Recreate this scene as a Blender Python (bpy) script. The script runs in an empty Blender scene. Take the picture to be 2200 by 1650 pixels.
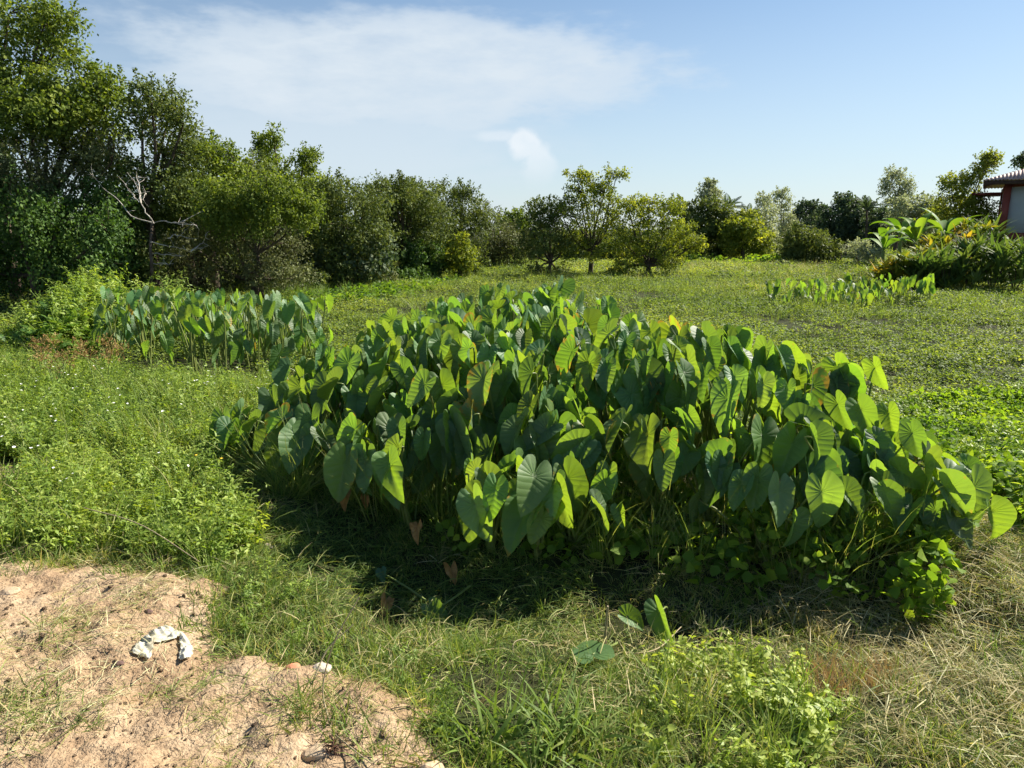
import bpy, math, random
import numpy as np
from mathutils import Vector, Matrix

# ------------------------------------------------------------------ camera, sky, sun, exposure
scene = bpy.context.scene
FPX, PITCH, CAMZ = 1514.0, math.radians(12.5), 1.65
cam_data = bpy.data.cameras.new('camera')
cam_data.sensor_width = 36.0
cam_data.lens = FPX / 2200 * 36
cam_data.clip_start, cam_data.clip_end = 0.05, 3000
cam = bpy.data.objects.new('camera', cam_data)
cam.location = (0, 0, CAMZ)
cam.rotation_euler = (math.pi / 2 - PITCH, 0, 0)
scene.collection.objects.link(cam)
scene.camera = cam

SUN_AZ, SUN_EL = math.radians(60), math.radians(39)      # azimuth from +Y towards +X
world = bpy.data.worlds.new('World')
scene.world = world
world.use_nodes = True
world.cycles.sampling_method = 'MANUAL'
world.cycles.sample_map_resolution = 256


def build_sky():
    nt = world.node_tree
    nt.nodes.clear()
    N, L = nt.nodes.new, nt.links.new

    def val(x, sock):
        if hasattr(x, 'links'):
            L(x, sock)
        else:
            sock.default_value = x

    def math_(op, a, b=0.0, c=None, clamp=False):
        n = N('ShaderNodeMath'); n.operation = op; n.use_clamp = clamp
        val(a, n.inputs[0]); val(b, n.inputs[1])
        if c is not None:
            val(c, n.inputs[2])
        return n.outputs[0]

    def sstep(x, lo, hi):
        n = N('ShaderNodeMapRange'); n.interpolation_type = 'SMOOTHSTEP'
        val(x, n.inputs[0]); n.inputs[1].default_value = lo; n.inputs[2].default_value = hi
        return n.outputs[0]

    out = N('ShaderNodeOutputWorld'); bg = N('ShaderNodeBackground')
    sky = N('ShaderNodeTexSky'); sky.sky_type = 'NISHITA'; sky.sun_disc = False
    sky.sun_elevation, sky.sun_rotation = SUN_EL, SUN_AZ
    sky.air_density, sky.dust_density, sky.ozone_density, sky.altitude = 1.0, 0.3, 3.0, 0
    tc = N('ShaderNodeTexCoord')
    sep = N('ShaderNodeSeparateXYZ'); L(tc.outputs['Generated'], sep.inputs[0])
    X, Y, Z = sep.outputs
    az = math_('ARCTAN2', X, Y)                  # 0 ahead, + right
    el = math_('ARCSINE', Z)
    comb = N('ShaderNodeCombineXYZ'); L(az, comb.inputs[0]); L(el, comb.inputs[1])

    def noise(scale, detail, rough, sx=1, sy=1, w=0.0):
        m = N('ShaderNodeMapping'); m.inputs['Scale'].default_value = (sx, sy, 1); m.inputs['Location'].default_value = (w, w * .7, w)
        L(comb.outputs[0], m.inputs[0])
        n = N('ShaderNodeTexNoise'); n.inputs['Scale'].default_value = scale; n.inputs['Detail'].default_value = detail
        n.inputs['Roughness'].default_value = rough
        L(m.outputs[0], n.inputs['Vector'])
        return n.outputs['Fac']

    def blob(ca, ce, ra, re, warp):
        dx = math_('DIVIDE', math_('SUBTRACT', az, ca), ra)
        dy = math_('DIVIDE', math_('SUBTRACT', el, ce), re)
        r = math_('SQRT', math_('ADD', math_('MULTIPLY', dx, dx), math_('MULTIPLY', dy, dy)))
        return math_('ADD', r, warp)

    n1 = noise(4.0, 5, .55, 1, 2.2)
    n2 = noise(11.0, 5, .6, 1, 3.0, 3.1)
    n3 = noise(26.0, 4, .55, 1, 1.2, 7.7)
    w1 = math_('MULTIPLY', math_('SUBTRACT', n1, .5), 1.1)
    w2 = math_('ADD', w1, math_('MULTIPLY', math_('SUBTRACT', n2, .5), .9))
    # the great anvil: a flat fibrous sheet, its blunt end towards the right
    anvil = sstep(blob(-.15, .195, .37, .078, w2), 1.06, .60)
    anvil_low = sstep(blob(-.24, .11, .33, .10, w2), 1.2, .3)
    anvil = math_('MULTIPLY', anvil, math_('ADD', .3, math_('MULTIPLY', n2, 1.15)))
    # a small cumulus tower under its end
    w3 = math_('MULTIPLY', math_('SUBTRACT', n3, .5), 1.3)
    cum = math_('MAXIMUM', sstep(blob(.016, .108, .024, .020, w3), 1.15, .65),
                math_('MAXIMUM', sstep(blob(.036, .080, .024, .030, w3), 1.15, .65),
                      math_('MULTIPLY', sstep(blob(-.015, .120, .04, .008, w3), 1.2, .3), .5)))
    cum = math_('MULTIPLY', math_('MULTIPLY', cum, sstep(el, .045, .125)), math_('ADD', .45, math_('MULTIPLY', n3, .9)))
    wisps = math_('MULTIPLY', sstep(noise(3.0, 4, .6, 1, 3.5, 12.0), .56, .82), .22)
    haze = math_('MULTIPLY', sstep(el, .42, -.02), .66)
    c = math_('MAXIMUM', math_('MULTIPLY', anvil, .95), math_('MULTIPLY', anvil_low, .55))
    c = math_('MAXIMUM', c, wisps)
    c = math_('ADD', c, math_('MULTIPLY', haze, math_('SUBTRACT', 1.0, c)), clamp=True)
    tint = N('ShaderNodeMix'); tint.data_type = 'RGBA'; tint.blend_type = 'MULTIPLY'; tint.inputs[0].default_value = 1
    L(sky.outputs[0], tint.inputs['A']); tint.inputs['B'].default_value = SKY_TINT
    mix = N('ShaderNodeMix'); mix.data_type = 'RGBA'
    L(c, mix.inputs[0]); L(tint.outputs['Result'], mix.inputs['A']); mix.inputs['B'].default_value = CLOUD
    mx2 = N('ShaderNodeMix'); mx2.data_type = 'RGBA'; L(math_('MULTIPLY', cum, .75), mx2.inputs[0]); L(mix.outputs['Result'], mx2.inputs['A']); mx2.inputs['B'].default_value = CUMULUS
    L(mx2.outputs['Result'], bg.inputs[0])
    bg.inputs[1].default_value = SKY_STRENGTH
    L(bg.outputs[0], out.inputs[0])


SKY_TINT = (0.68, 0.77, 0.80, 1)
CLOUD = (4.75, 5.35, 5.9, 1)
CUMULUS = (6.3, 6.5, 6.7, 1)
SKY_STRENGTH = 0.051
build_sky()

sun_data = bpy.data.lights.new('sun', 'SUN')
sun_data.energy, sun_data.angle, sun_data.color = 3.9, math.radians(0.55), (1.0, 0.93, 0.80)
sun = bpy.data.objects.new('sun', sun_data)
sd = Vector((math.sin(SUN_AZ) * math.cos(SUN_EL), math.cos(SUN_AZ) * math.cos(SUN_EL), math.sin(SUN_EL)))
sun.rotation_euler = sd.to_track_quat('Z', 'Y').to_euler()
sun.location = (20, 30, 40)
scene.collection.objects.link(sun)

vs = scene.view_settings
vs.view_transform, vs.look, vs.gamma, vs.exposure = 'Standard', 'None', 1.0, 1.58
vs.use_curve_mapping = False
cy = scene.cycles
cy.max_bounces, cy.diffuse_bounces, cy.glossy_bounces, cy.transmission_bounces = 8, 5, 1, 6
cy.use_denoising = True
cy.use_adaptive_sampling = True
cy.adaptive_threshold = 0.03
cy.sample_clamp_indirect = 4.0
try:
    cy.denoiser = 'OPENIMAGEDENOISE'
except Exception:
    pass

# ------------------------------------------------------------------ geometry helpers
rng = np.random.default_rng(11)
COL = scene.collection
CP, SP = math.cos(PITCH), math.sin(PITCH)


def ray(u, v):
    a, b = (u - 1100) / FPX, -(v - 825) / FPX
    return np.array([a, CP + b * SP, -SP + b * CP])


def at_z(u, v, z):
    r = ray(u, v); t = (z - CAMZ) / r[2]
    return np.array([0, 0, CAMZ]) + t * r


def at_y(u, v, y):
    r = ray(u, v)
    return np.array([0, 0, CAMZ]) + r * (y / r[1])


def px(y):                                        # metres per photo pixel at a distance
    return y / FPX


def smooth(x):
    x = np.clip(x, 0, 1)
    return x * x * (3 - 2 * x)


def hash2(i, j, s):
    n = (i.astype(np.int64) * 374761393 + j.astype(np.int64) * 668265263 + s * 982451653) & 0xFFFFFFFF
    n = ((n ^ (n >> 13)) * 1274126177) & 0xFFFFFFFF
    return ((n ^ (n >> 16)) & 0xFFFF) / 65535.0


def vnoise(x, y, s=0):
    i, j = np.floor(x), np.floor(y)
    fx, fy = smooth(x - i), smooth(y - j)
    a, b = hash2(i, j, s), hash2(i + 1, j, s)
    c, d = hash2(i, j + 1, s), hash2(i + 1, j + 1, s)
    return (a * (1 - fx) + b * fx) * (1 - fy) + (c * (1 - fx) + d * fx) * fy


def fbm(x, y, octv=4, s=0):
    x, y = np.asarray(x, float), np.asarray(y, float)
    t, a, n = 0, .5, 0
    for o in range(octv):
        t = t + a * vnoise(x * 2 ** o + 17 * o, y * 2 ** o - 9 * o, s + o); n += a; a *= .5
    return t / n - .5


def inpoly(x, y, P):
    x, y = np.asarray(x, float), np.asarray(y, float)
    r = np.zeros(x.shape, bool)
    for (x0, y0), (x1, y1) in zip(P, np.roll(P, -1, 0)):
        c = (y0 > y) != (y1 > y)
        xi = (x1 - x0) * (y - y0) / ((y1 - y0) if y1 != y0 else 1e-9) + x0
        r ^= c & (x < xi)
    return r


def polydist(x, y, P):                            # signed: + inside
    x, y = np.asarray(x, float), np.asarray(y, float)
    d = np.full(x.shape, 1e9)
    for (x0, y0), (x1, y1) in zip(P, np.roll(P, -1, 0)):
        dx, dy = x1 - x0, y1 - y0
        t = np.clip(((x - x0) * dx + (y - y0) * dy) / (dx * dx + dy * dy + 1e-12), 0, 1)
        d = np.minimum(d, np.hypot(x - x0 - t * dx, y - y0 - t * dy))
    return np.where(inpoly(x, y, P), d, -d)


def gpoly(pts, z=0.0):
    return np.array([at_z(u, v, z)[:2] for u, v in pts])


DIRT = np.vstack([gpoly([(0, 1192), (130, 1200), (262, 1192), (450, 1236), (402, 1325), (430, 1372), (560, 1392), (650, 1408),
                         (745, 1440), (840, 1465), (885, 1490), (885, 1540), (930, 1590), (1020, 1640), (1110, 1720)], .08),
                  np.array([[0.05, .4], [-.2, -3], [-9, -3], [-9, 2.9], [-4.2, 3.25], [-3.2, 3.1]])])
BARE2 = gpoly([(-60, 975), (30, 985), (90, 1005), (70, 1040), (-40, 1040)], .05)


def dirt_d(x, y):
    return polydist(x, y, DIRT) + .05 + .30 * fbm(np.asarray(x) * 3.5, np.asarray(y) * 3.5, 5, 5)


def H0(x, y):                                     # broad ground level
    x, y = np.asarray(x, float), np.asarray(y, float)
    k = smooth((y - 5.4 + .75 * np.clip(x, -4, 4)) / 6.0)
    yc = np.interp(x, [-1.2, -.6, .2, 1.2, 2.0], [3.7, 3.25, 3.0, 2.95, 3.0])
    dip = np.exp(-((y - yc) / .55) ** 2) * smooth((x + 1.25) / .8) * smooth((2.5 - x) / .9)
    h = -.5 * k - .2 * dip + .05 * fbm(x * .9, y * .9, 3, 2) + .22 * k * fbm(x * .35, y * .35, 3, 9)
    return h


def H(x, y):
    x, y = np.asarray(x, float), np.asarray(y, float)
    h = H0(x, y)
    near = (y < 5.5) & (x < 2)
    d = np.full(x.shape, -5.0)
    if near.any():
        d[near] = dirt_d(x[near], y[near])
    m = smooth((d + .10) / .34)
    rel = .085 + .13 * fbm(x * 1.6, y * 1.6, 4, 21) + .065 * fbm(x * 8, y * 8, 3, 33) + .034 * fbm(x * 22, y * 22, 2, 35)
    return h + m * rel


def link(o, parent=None):
    COL.objects.link(o)
    if parent is not None:
        o.parent = parent
    return o


def tag(o, label=None, cat=None, group=None, kind=None):
    for k, v in (('label', label), ('category', cat), ('group', group), ('kind', kind)):
        if v:
            o[k] = v
    return o


def empty(name, loc, label, cat, group=None):
    o = bpy.data.objects.new(name, None)
    o.location = loc
    o.empty_display_size = .1
    COL.objects.link(o)
    return tag(o, label, cat, group)


def mesh_np(name, V, F, mat=None, attrs=None, smooth_=False):
    """V (n,3); F list of (k,m) int arrays of faces with m corners each"""
    V = np.ascontiguousarray(V, dtype=np.float32)
    if not isinstance(F, (list, tuple)):
        F = [F]
    F = [np.asarray(f, dtype=np.int32) for f in F if len(f)]
    me = bpy.data.meshes.new(name)
    me.vertices.add(len(V)); me.vertices.foreach_set('co', V.ravel())
    nl = sum(f.size for f in F); npoly = sum(len(f) for f in F)
    me.loops.add(nl); me.polygons.add(npoly)
    if npoly:
        me.loops.foreach_set('vertex_index', np.concatenate([f.ravel() for f in F]).astype(np.int32))
        tot = np.concatenate([np.full(len(f), f.shape[1], np.int32) for f in F])
        me.polygons.foreach_set('loop_start', np.concatenate([[0], np.cumsum(tot)[:-1]]).astype(np.int32))
        me.polygons.foreach_set('loop_total', tot)
        if smooth_:
            me.polygons.foreach_set('use_smooth', np.ones(npoly, bool))
    for k, a in (attrs or {}).items():
        at = me.attributes.new(k, 'FLOAT', 'POINT')
        at.data.foreach_set('value', np.ascontiguousarray(a, dtype=np.float32))
    me.update(calc_edges=True)
    if mat:
        me.materials.append(mat)
    return me


def obj(name, me, parent=None, loc=None):
    o = bpy.data.objects.new(name, me)
    if loc is not None:
        o.location = loc
    return link(o, parent)


class MB:
    """collects pieces of one mesh"""
    def __init__(s):
        s.V, s.Q, s.T, s.v, s.n = [], [], [], [], 0

    def add(s, V, F, v=0.5):
        V = np.asarray(V, float); F = np.asarray(F)
        if len(F):
            (s.Q if F.shape[1] == 4 else s.T).append(F + s.n)
        s.V.append(V); s.v.append(np.broadcast_to(np.asarray(v, float), (len(V),))); s.n += len(V)

    def mesh(s, name, mat, smooth_=False):
        V = np.concatenate(s.V)
        F = [np.concatenate(a) for a in (s.Q, s.T) if a]
        return mesh_np(name, V, F, mat, {'v': np.concatenate(s.v)}, smooth_)

    def box(s, lo, hi, v=.5):
        (a, b, c), (d, e, f) = lo, hi
        V = [(a, b, c), (d, b, c), (d, e, c), (a, e, c), (a, b, f), (d, b, f), (d, e, f), (a, e, f)]
        s.add(V, [(0, 3, 2, 1), (4, 5, 6, 7), (0, 1, 5, 4), (1, 2, 6, 5), (2, 3, 7, 6), (3, 0, 4, 7)], v)

    def tube(s, P, R, sides=6, v=.5):
        P = np.asarray(P, float); R = np.broadcast_to(np.asarray(R, float), (len(P),))
        T = np.gradient(P, axis=0); T /= np.linalg.norm(T, axis=1)[:, None] + 1e-9
        ref = np.where(np.abs(T[:, 2:3]) > .9, np.array([[1., 0, 0]]), np.array([[0, 0, 1.]]))
        A = np.cross(T, ref); A /= np.linalg.norm(A, axis=1)[:, None] + 1e-9
        B = np.cross(T, A)
        for k in range(1, len(P)):                 # avoid twist
            if np.dot(A[k], A[k - 1]) < 0:
                A[k], B[k] = -A[k], -B[k]
        th = np.arange(sides) / sides * 2 * math.pi
        V = P[:, None] + R[:, None, None] * (np.cos(th)[None, :, None] * A[:, None] + np.sin(th)[None, :, None] * B[:, None])
        n = len(P)
        i = np.arange(n - 1)[:, None] * sides; j = np.arange(sides)[None]; k = (j + 1) % sides
        F = np.stack([i + j, i + k, i + sides + k, i + sides + j], -1).reshape(-1, 4)
        s.add(V.reshape(-1, 3), F, v)
        c = len(P) - 1
        s.add([P[0], P[c], *V[0], *V[c]], [(0, 2 + (q + 1) % sides, 2 + q) for q in range(sides)] +
              [(1, 2 + sides + q, 2 + sides + (q + 1) % sides) for q in range(sides)], v)


def curve_pts(P, n):
    """Catmull-Rom through the points"""
    P = np.asarray(P, float)
    P = np.vstack([2 * P[0] - P[1], P, 2 * P[-1] - P[-2]])
    out = []
    m = len(P) - 3
    for k in range(n):
        s = k / (n - 1) * m; i = min(int(s), m - 1); t = s - i
        a, b, c, d = P[i:i + 4]
        out.append(.5 * (2 * b + (c - a) * t + (2 * a - 5 * b + 4 * c - d) * t * t + (3 * b - a - 3 * c + d) * t ** 3))
    return np.array(out)


def unit(a):
    return a / (np.linalg.norm(a, axis=-1, keepdims=True) + 1e-9)


def rand_dirs(n, r=None):
    return unit((r or rng).normal(size=(n, 3)))


def leaves(pos, d, nrm, L, W, fold=.25, tris2=False):
    """folded leaf blades: positions of the stalk end, directions, normals, lengths, widths"""
    n = len(pos); d = unit(d)
    s = unit(np.cross(d, nrm)); nn = np.cross(s, d)
    L = np.broadcast_to(np.asarray(L, float), (n,))[:, None]; W = np.broadcast_to(np.asarray(W, float), (n,))[:, None]
    if tris2:
        V = np.stack([pos, pos + d * L * .5 + s * W + nn * W * fold, pos + d * L, pos + d * L * .5 - s * W + nn * W * fold], 1)
        F = np.array([[0, 1, 2], [0, 2, 3]])
    else:
        a, b = pos + d * L * .34, pos + d * L * .7
        V = np.stack([pos, a + s * W + nn * W * fold, a, a - s * W + nn * W * fold,
                      b + s * W * .72 + nn * W * fold * .5 - nn * L * .05, b - nn * L * .05, b - s * W * .72 + nn * W * fold * .5 - nn * L * .05,
                      pos + d * L - nn * L * .14], 1)
        F = np.array([[0, 1, 2], [0, 2, 3], [1, 4, 5], [1, 5, 2], [2, 5, 6], [2, 6, 3], [4, 7, 5], [5, 7, 6]])
    k = V.shape[1]
    return V.reshape(-1, 3), (F[None] + np.arange(n)[:, None, None] * k).reshape(-1, 3), k


def blades(pos, az, L, W, a0, a1, seg=4, twist=.6, r=None):
    """grass blades: start angle and end angle from vertical"""
    r = r or rng
    n = len(pos)
    h = np.stack([np.cos(az), np.sin(az), np.zeros(n)], 1)
    side = np.stack([-np.sin(az), np.cos(az), np.zeros(n)], 1)
    tw = r.uniform(-twist, twist, n)[:, None]
    p = pos.copy(); rows = []
    for k in range(seg + 1):
        t = k / seg
        w = (W * max(.04, (1 - t ** 1.8)) * (.65 + .35 * min(1, t * 4)))[:, None]
        ang = (a0 + (a1 - a0) * t)[:, None]
        d = h * np.sin(ang) + np.array([0, 0, 1.]) * np.cos(ang)
        s = unit(side + np.cross(d, side) * tw)
        rows += [p - s * w * .5, p + s * w * .5]
        p = p + d * (L[:, None] / seg)
    V = np.stack(rows, 1)
    F = np.array([[2 * k, 2 * k + 1, 2 * k + 3, 2 * k + 2] for k in range(seg)])
    m = 2 * (seg + 1)
    return V.reshape(-1, 3), (F[None] + np.arange(n)[:, None, None] * m).reshape(-1, 4), m


# ------------------------------------------------------------------ materials
def nodes(name):
    m = bpy.data.materials.new(name); m.use_nodes = True
    nt = m.node_tree; nt.nodes.clear()
    out = nt.nodes.new('ShaderNodeOutputMaterial')
    return m, nt, nt.nodes.new, nt.links.new, out


def ramp(nt, stops):
    n = nt.nodes.new('ShaderNodeValToRGB'); e = n.color_ramp.elements
    while len(e) < len(stops):
        e.new(.5)
    for k, (p, c) in zip(e, stops):
        k.position = p; k.color = (*c, 1)
    return n


def attr(nt, name, typ='GEOMETRY'):
    n = nt.nodes.new('ShaderNodeAttribute'); n.attribute_type = typ; n.attribute_name = name
    return n


def leafmat(name, stops, tr=(1.5, 1.5, .5), tf=.4, rough=.55, spec=.3, instanced=False):
    """thin leaf: reflects by day, lets tinted light through; colour by leaf and by plant"""
    m, nt, N, L, out = nodes(name)
    a = attr(nt, 'v')
    fac = a.outputs['Fac']
    if instanced:
        b = attr(nt, 'tint', 'INSTANCER')
        ad = N('ShaderNodeMath'); ad.operation = 'ADD'; L(fac, ad.inputs[0]); L(b.outputs['Fac'], ad.inputs[1])
        fac = ad.outputs[0]
    r = ramp(nt, [(q, tuple(min(.62, x * 1.3) for x in c)) for q, c in stops]); L(fac, r.inputs[0])
    p = N('ShaderNodeBsdfPrincipled'); L(r.outputs[0], p.inputs['Base Color'])
    p.inputs['Roughness'].default_value = rough
    p.inputs['Specular IOR Level'].default_value = spec
    t = N('ShaderNodeBsdfTranslucent')
    mul = N('ShaderNodeMix'); mul.data_type = 'RGBA'; mul.blend_type = 'MULTIPLY'; mul.inputs[0].default_value = 1
    L(r.outputs[0], mul.inputs['A']); mul.inputs['B'].default_value = (*tr, 1)
    L(mul.outputs['Result'], t.inputs[0])
    mx = N('ShaderNodeMixShader'); mx.inputs[0].default_value = tf
    L(p.outputs[0], mx.inputs[1]); L(t.outputs[0], mx.inputs[2]); L(mx.outputs[0], out.inputs[0])
    return m


def plainmat(name, c1, c2, scale=8, rough=.8, spec=.2, bump=0, bscale=40, detail=6, coord='Object'):
    m, nt, N, L, out = nodes(name)
    tc = N('ShaderNodeTexCoord')
    n = N('ShaderNodeTexNoise'); n.inputs['Scale'].default_value = scale; n.inputs['Detail'].default_value = detail
    L(tc.outputs[coord], n.inputs['Vector'])
    r = ramp(nt, [(.35, c1), (.65, c2)]); L(n.outputs['Fac'], r.inputs[0])
    p = N('ShaderNodeBsdfPrincipled'); L(r.outputs[0], p.inputs['Base Color'])
    p.inputs['Roughness'].default_value = rough; p.inputs['Specular IOR Level'].default_value = spec
    if bump:
        b = N('ShaderNodeBump'); b.inputs['Strength'].default_value = 1; b.inputs['Distance'].default_value = bump
        n2 = N('ShaderNodeTexNoise'); n2.inputs['Scale'].default_value = bscale; n2.inputs['Detail'].default_value = 5
        L(tc.outputs[coord], n2.inputs['Vector']); L(n2.outputs['Fac'], b.inputs['Height']); L(b.outputs[0], p.inputs['Normal'])
    L(p.outputs[0], out.inputs[0])
    return m


def groundmat():
    m, nt, N, L, out = nodes('ground')
    geo = N('ShaderNodeNewGeometry')

    def noise(s, d=6, rough=.6):
        n = N('ShaderNodeTexNoise'); n.inputs['Scale'].default_value = s; n.inputs['Detail'].default_value = d; n.inputs['Roughness'].default_value = rough
        L(geo.outputs['Position'], n.inputs['Vector']); return n.outputs['Fac']

    def mixc(f, a, b):
        x = N('ShaderNodeMix'); x.data_type = 'RGBA'
        for s, q in ((x.inputs[0], f), (x.inputs['A'], a), (x.inputs['B'], b)):
            if hasattr(q, 'links'):
                L(q, s)
            else:
                s.default_value = q
        return x.outputs['Result']

    d1 = ramp(nt, [(.30, (.28, .185, .11)), (.5, (.395, .283, .178)), (.72, (.49, .375, .25))]); L(noise(3.2, 4), d1.inputs[0])
    d2 = ramp(nt, [(.38, (.62, .58, .56)), (.62, (1.05, 1.05, 1.05))]); L(noise(38, 4, .7), d2.inputs[0])
    mm = N('ShaderNodeMix'); mm.data_type = 'RGBA'; mm.blend_type = 'MULTIPLY'; mm.inputs[0].default_value = .75
    L(d1.outputs[0], mm.inputs['A']); L(d2.outputs[0], mm.inputs['B'])
    s1 = ramp(nt, [(.3, (.022, .022, .011)), (.5, (.038, .042, .017)), (.7, (.05, .068, .022))]); L(noise(2.2, 4, .65), s1.inputs[0])
    col = mixc(attr(nt, 'dirt').outputs['Fac'], s1.outputs[0], mm.outputs['Result'])
    p = N('ShaderNodeBsdfPrincipled'); L(col, p.inputs['Base Color'])
    p.inputs['Roughness'].default_value = .95; p.inputs['Specular IOR Level'].default_value = .1
    b = N('ShaderNodeBump'); b.inputs['Strength'].default_value = .9; b.inputs['Distance'].default_value = .008
    b2 = N('ShaderNodeBump'); b2.inputs['Strength'].default_value = .9; b2.inputs['Distance'].default_value = .022
    L(noise(95, 3, .65), b.inputs['Height']); L(noise(28, 3, .6), b2.inputs['Height']); L(b2.outputs[0], b.inputs['Normal'])
    L(b.outputs[0], p.inputs['Normal']); L(p.outputs[0], out.inputs[0])
    return m


def taromat():
    m, nt, N, L, out = nodes('taro_leaf')

    def M(op, a, b=0.0, clamp=False):
        n = N('ShaderNodeMath'); n.operation = op; n.use_clamp = clamp
        for k, x in enumerate((a, b)):
            if hasattr(x, 'links'):
                L(x, n.inputs[k])
            else:
                n.inputs[k].default_value = x
        return n.outputs[0]

    def mixc(f, a, b, bt='MIX'):
        x = N('ShaderNodeMix'); x.data_type = 'RGBA'; x.blend_type = bt
        for s, q in ((x.inputs[0], f), (x.inputs['A'], a), (x.inputs['B'], b)):
            if hasattr(q, 'links'):
                L(q, s)
            else:
                s.default_value = q
        return x.outputs['Result']

    s = attr(nt, 's').outputs['Fac']; mid = attr(nt, 'mid').outputs['Fac']; edge = attr(nt, 'edge').outputs['Fac']
    fr = M('ABSOLUTE', M('SUBTRACT', M('FRACT', M('ADD', s, .5)), .5))       # 0 on a vein
    vein = M('SUBTRACT', 1.0, M('DIVIDE', fr, .07), True)
    midv = M('SUBTRACT', 1.0, M('DIVIDE', M('ABSOLUTE', mid), .022), True)
    v = M('MAXIMUM', M('MULTIPLY', vein, .5), midv)
    oi = N('ShaderNodeObjectInfo')
    tc = N('ShaderNodeTexCoord')
    no = N('ShaderNodeTexNoise'); no.inputs['Scale'].default_value = 5; no.inputs['Detail'].default_value = 6
    mp = N('ShaderNodeVectorMath'); mp.operation = 'ADD'
    L(tc.outputs['Object'], mp.inputs[0]); L(oi.outputs['Location'], mp.inputs[1]); L(mp.outputs[0], no.inputs['Vector'])
    base = mixc(M('MULTIPLY', no.outputs['Fac'], .9), (.070, .150, .055, 1), (.130, .225, .080, 1))
    base = mixc(M('MULTIPLY', v, .55), base, (.15, .25, .085, 1))
    # yellow edge and blotches on the leaves that carry them (object colour's alpha: how far gone)
    age = M('SUBTRACT', 1.0, oi.outputs['Alpha'])
    blot = M('ADD', M('MULTIPLY', edge, .9), M('MULTIPLY', M('SUBTRACT', no.outputs['Fac'], .45), 3.0))
    blot = M('MULTIPLY', M('SUBTRACT', M('ADD', blot, M('MULTIPLY', age, 1.6)), 1.55), 3.0, True)
    blot = M('MULTIPLY', blot, M('GREATER_THAN', age, .02))
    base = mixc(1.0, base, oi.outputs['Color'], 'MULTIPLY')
    base = mixc(blot, base, (.34, .25, .035, 1))
    geo = N('ShaderNodeNewGeometry')
    under = mixc(.45, base, (.16, .24, .12, 1))
    bc = mixc(geo.outputs['Backfacing'], base, under)
    p = N('ShaderNodeBsdfPrincipled'); L(bc, p.inputs['Base Color'])
    p.inputs['Roughness'].default_value = .52; p.inputs['Specular IOR Level'].default_value = .42
    bu = N('ShaderNodeBump'); bu.inputs['Distance'].default_value = .0022; bu.inputs['Strength'].default_value = .7
    no2 = N('ShaderNodeTexNoise'); no2.inputs['Scale'].default_value = 22; L(mp.outputs[0], no2.inputs['Vector'])
    pl = M('SINE', M('MULTIPLY', fr, math.pi))
    L(M('ADD', M('MULTIPLY', no2.outputs['Fac'], .25), pl), bu.inputs['Height']); L(bu.outputs[0], p.inputs['Normal'])
    t = N('ShaderNodeBsdfTranslucent'); L(bu.outputs[0], t.inputs['Normal'])
    tcol = mixc(1.0, (.32, .48, .024, 1), oi.outputs['Color'], 'MULTIPLY')
    tcol = mixc(M('MULTIPLY', no.outputs['Fac'], .5), tcol, (.17, .36, .02, 1))
    tcol = mixc(M('MULTIPLY', v, .35), tcol, (.20, .30, .04, 1))
    tcol = mixc(blot, tcol, (.55, .34, .03, 1))
    L(tcol, t.inputs[0])
    mx = N('ShaderNodeMixShader'); mx.inputs[0].default_value = .41
    L(p.outputs[0], mx.inputs[1]); L(t.outputs[0], mx.inputs[2]); L(mx.outputs[0], out.inputs[0])
    return m


G = lambda r, g, b: (r, g, b)
M_ground = groundmat()
M_taro = taromat()
M_stalk = leafmat('taro_stalk', [(0, G(.10, .15, .035)), (1, G(.17, .19, .06))], tf=.1, rough=.4)
M_deadleaf = leafmat('dead_leaf', [(0, G(.22, .11, .035)), (1, G(.38, .22, .08))], tr=(1.2, 1, .6), tf=.25, rough=.7)
M_grass = leafmat('grass_blade', [(0, G(.055, .105, .022)), (.45, G(.135, .20, .042)), (.75, G(.24, .26, .08)), (1, G(.40, .34, .18))], tr=(1.4, 1.35, .6), tf=.42, rough=.55, spec=.25, instanced=True)
M_dry = leafmat('dry_grass', [(0, G(.16, .135, .06)), (.5, G(.33, .285, .14)), (1, G(.54, .47, .28))], tr=(1.2, 1.1, .8), tf=.3, rough=.7, instanced=True)
M_rust = leafmat('rusty_grass', [(0, G(.18, .125, .055)), (.5, G(.28, .19, .085)), (1, G(.38, .28, .13))], tr=(1.2, 1.0, .7), tf=.3, rough=.7, instanced=True)
M_weed = leafmat('weed_leaf', [(0, G(.085, .145, .025)), (.5, G(.19, .27, .045)), (1, G(.32, .37, .085))], tr=(1.5, 1.45, .5), tf=.42, rough=.5, spec=.35, instanced=True)
M_creep = leafmat('creeper_leaf', [(0, G(.075, .12, .032)), (.5, G(.155, .21, .055)), (1, G(.28, .31, .10))], tr=(1.5, 1.4, .45), tf=.45, rough=.6, spec=.2, instanced=True)
M_vine = leafmat('vine_leaf', [(0, G(.05, .105, .02)), (.5, G(.12, .205, .028)), (1, G(.24, .31, .045))], tr=(1.6, 1.5, .4), tf=.5, rough=.65, spec=.15, instanced=True)
M_fern = leafmat('feather_leaf', [(0, G(.05, .11, .025)), (.5, G(.10, .19, .04)), (1, G(.18, .26, .06))], tr=(1.5, 1.4, .5), tf=.42, rough=.5, instanced=True)
M_flower = plainmat('white_petal', (.75, .75, .70), (.85, .85, .8), rough=.7)
M_fyellow = plainmat('yellow_petal', (.65, .42, .03), (.8, .55, .05), rough=.7)
M_bark = plainmat('bark', (.05, .038, .026), (.13, .10, .075), scale=6, rough=.95, bump=.02, bscale=25)
M_barkpale = plainmat('dead_wood', (.30, .27, .23), (.50, .46, .40), scale=9, rough=.9)
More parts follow.
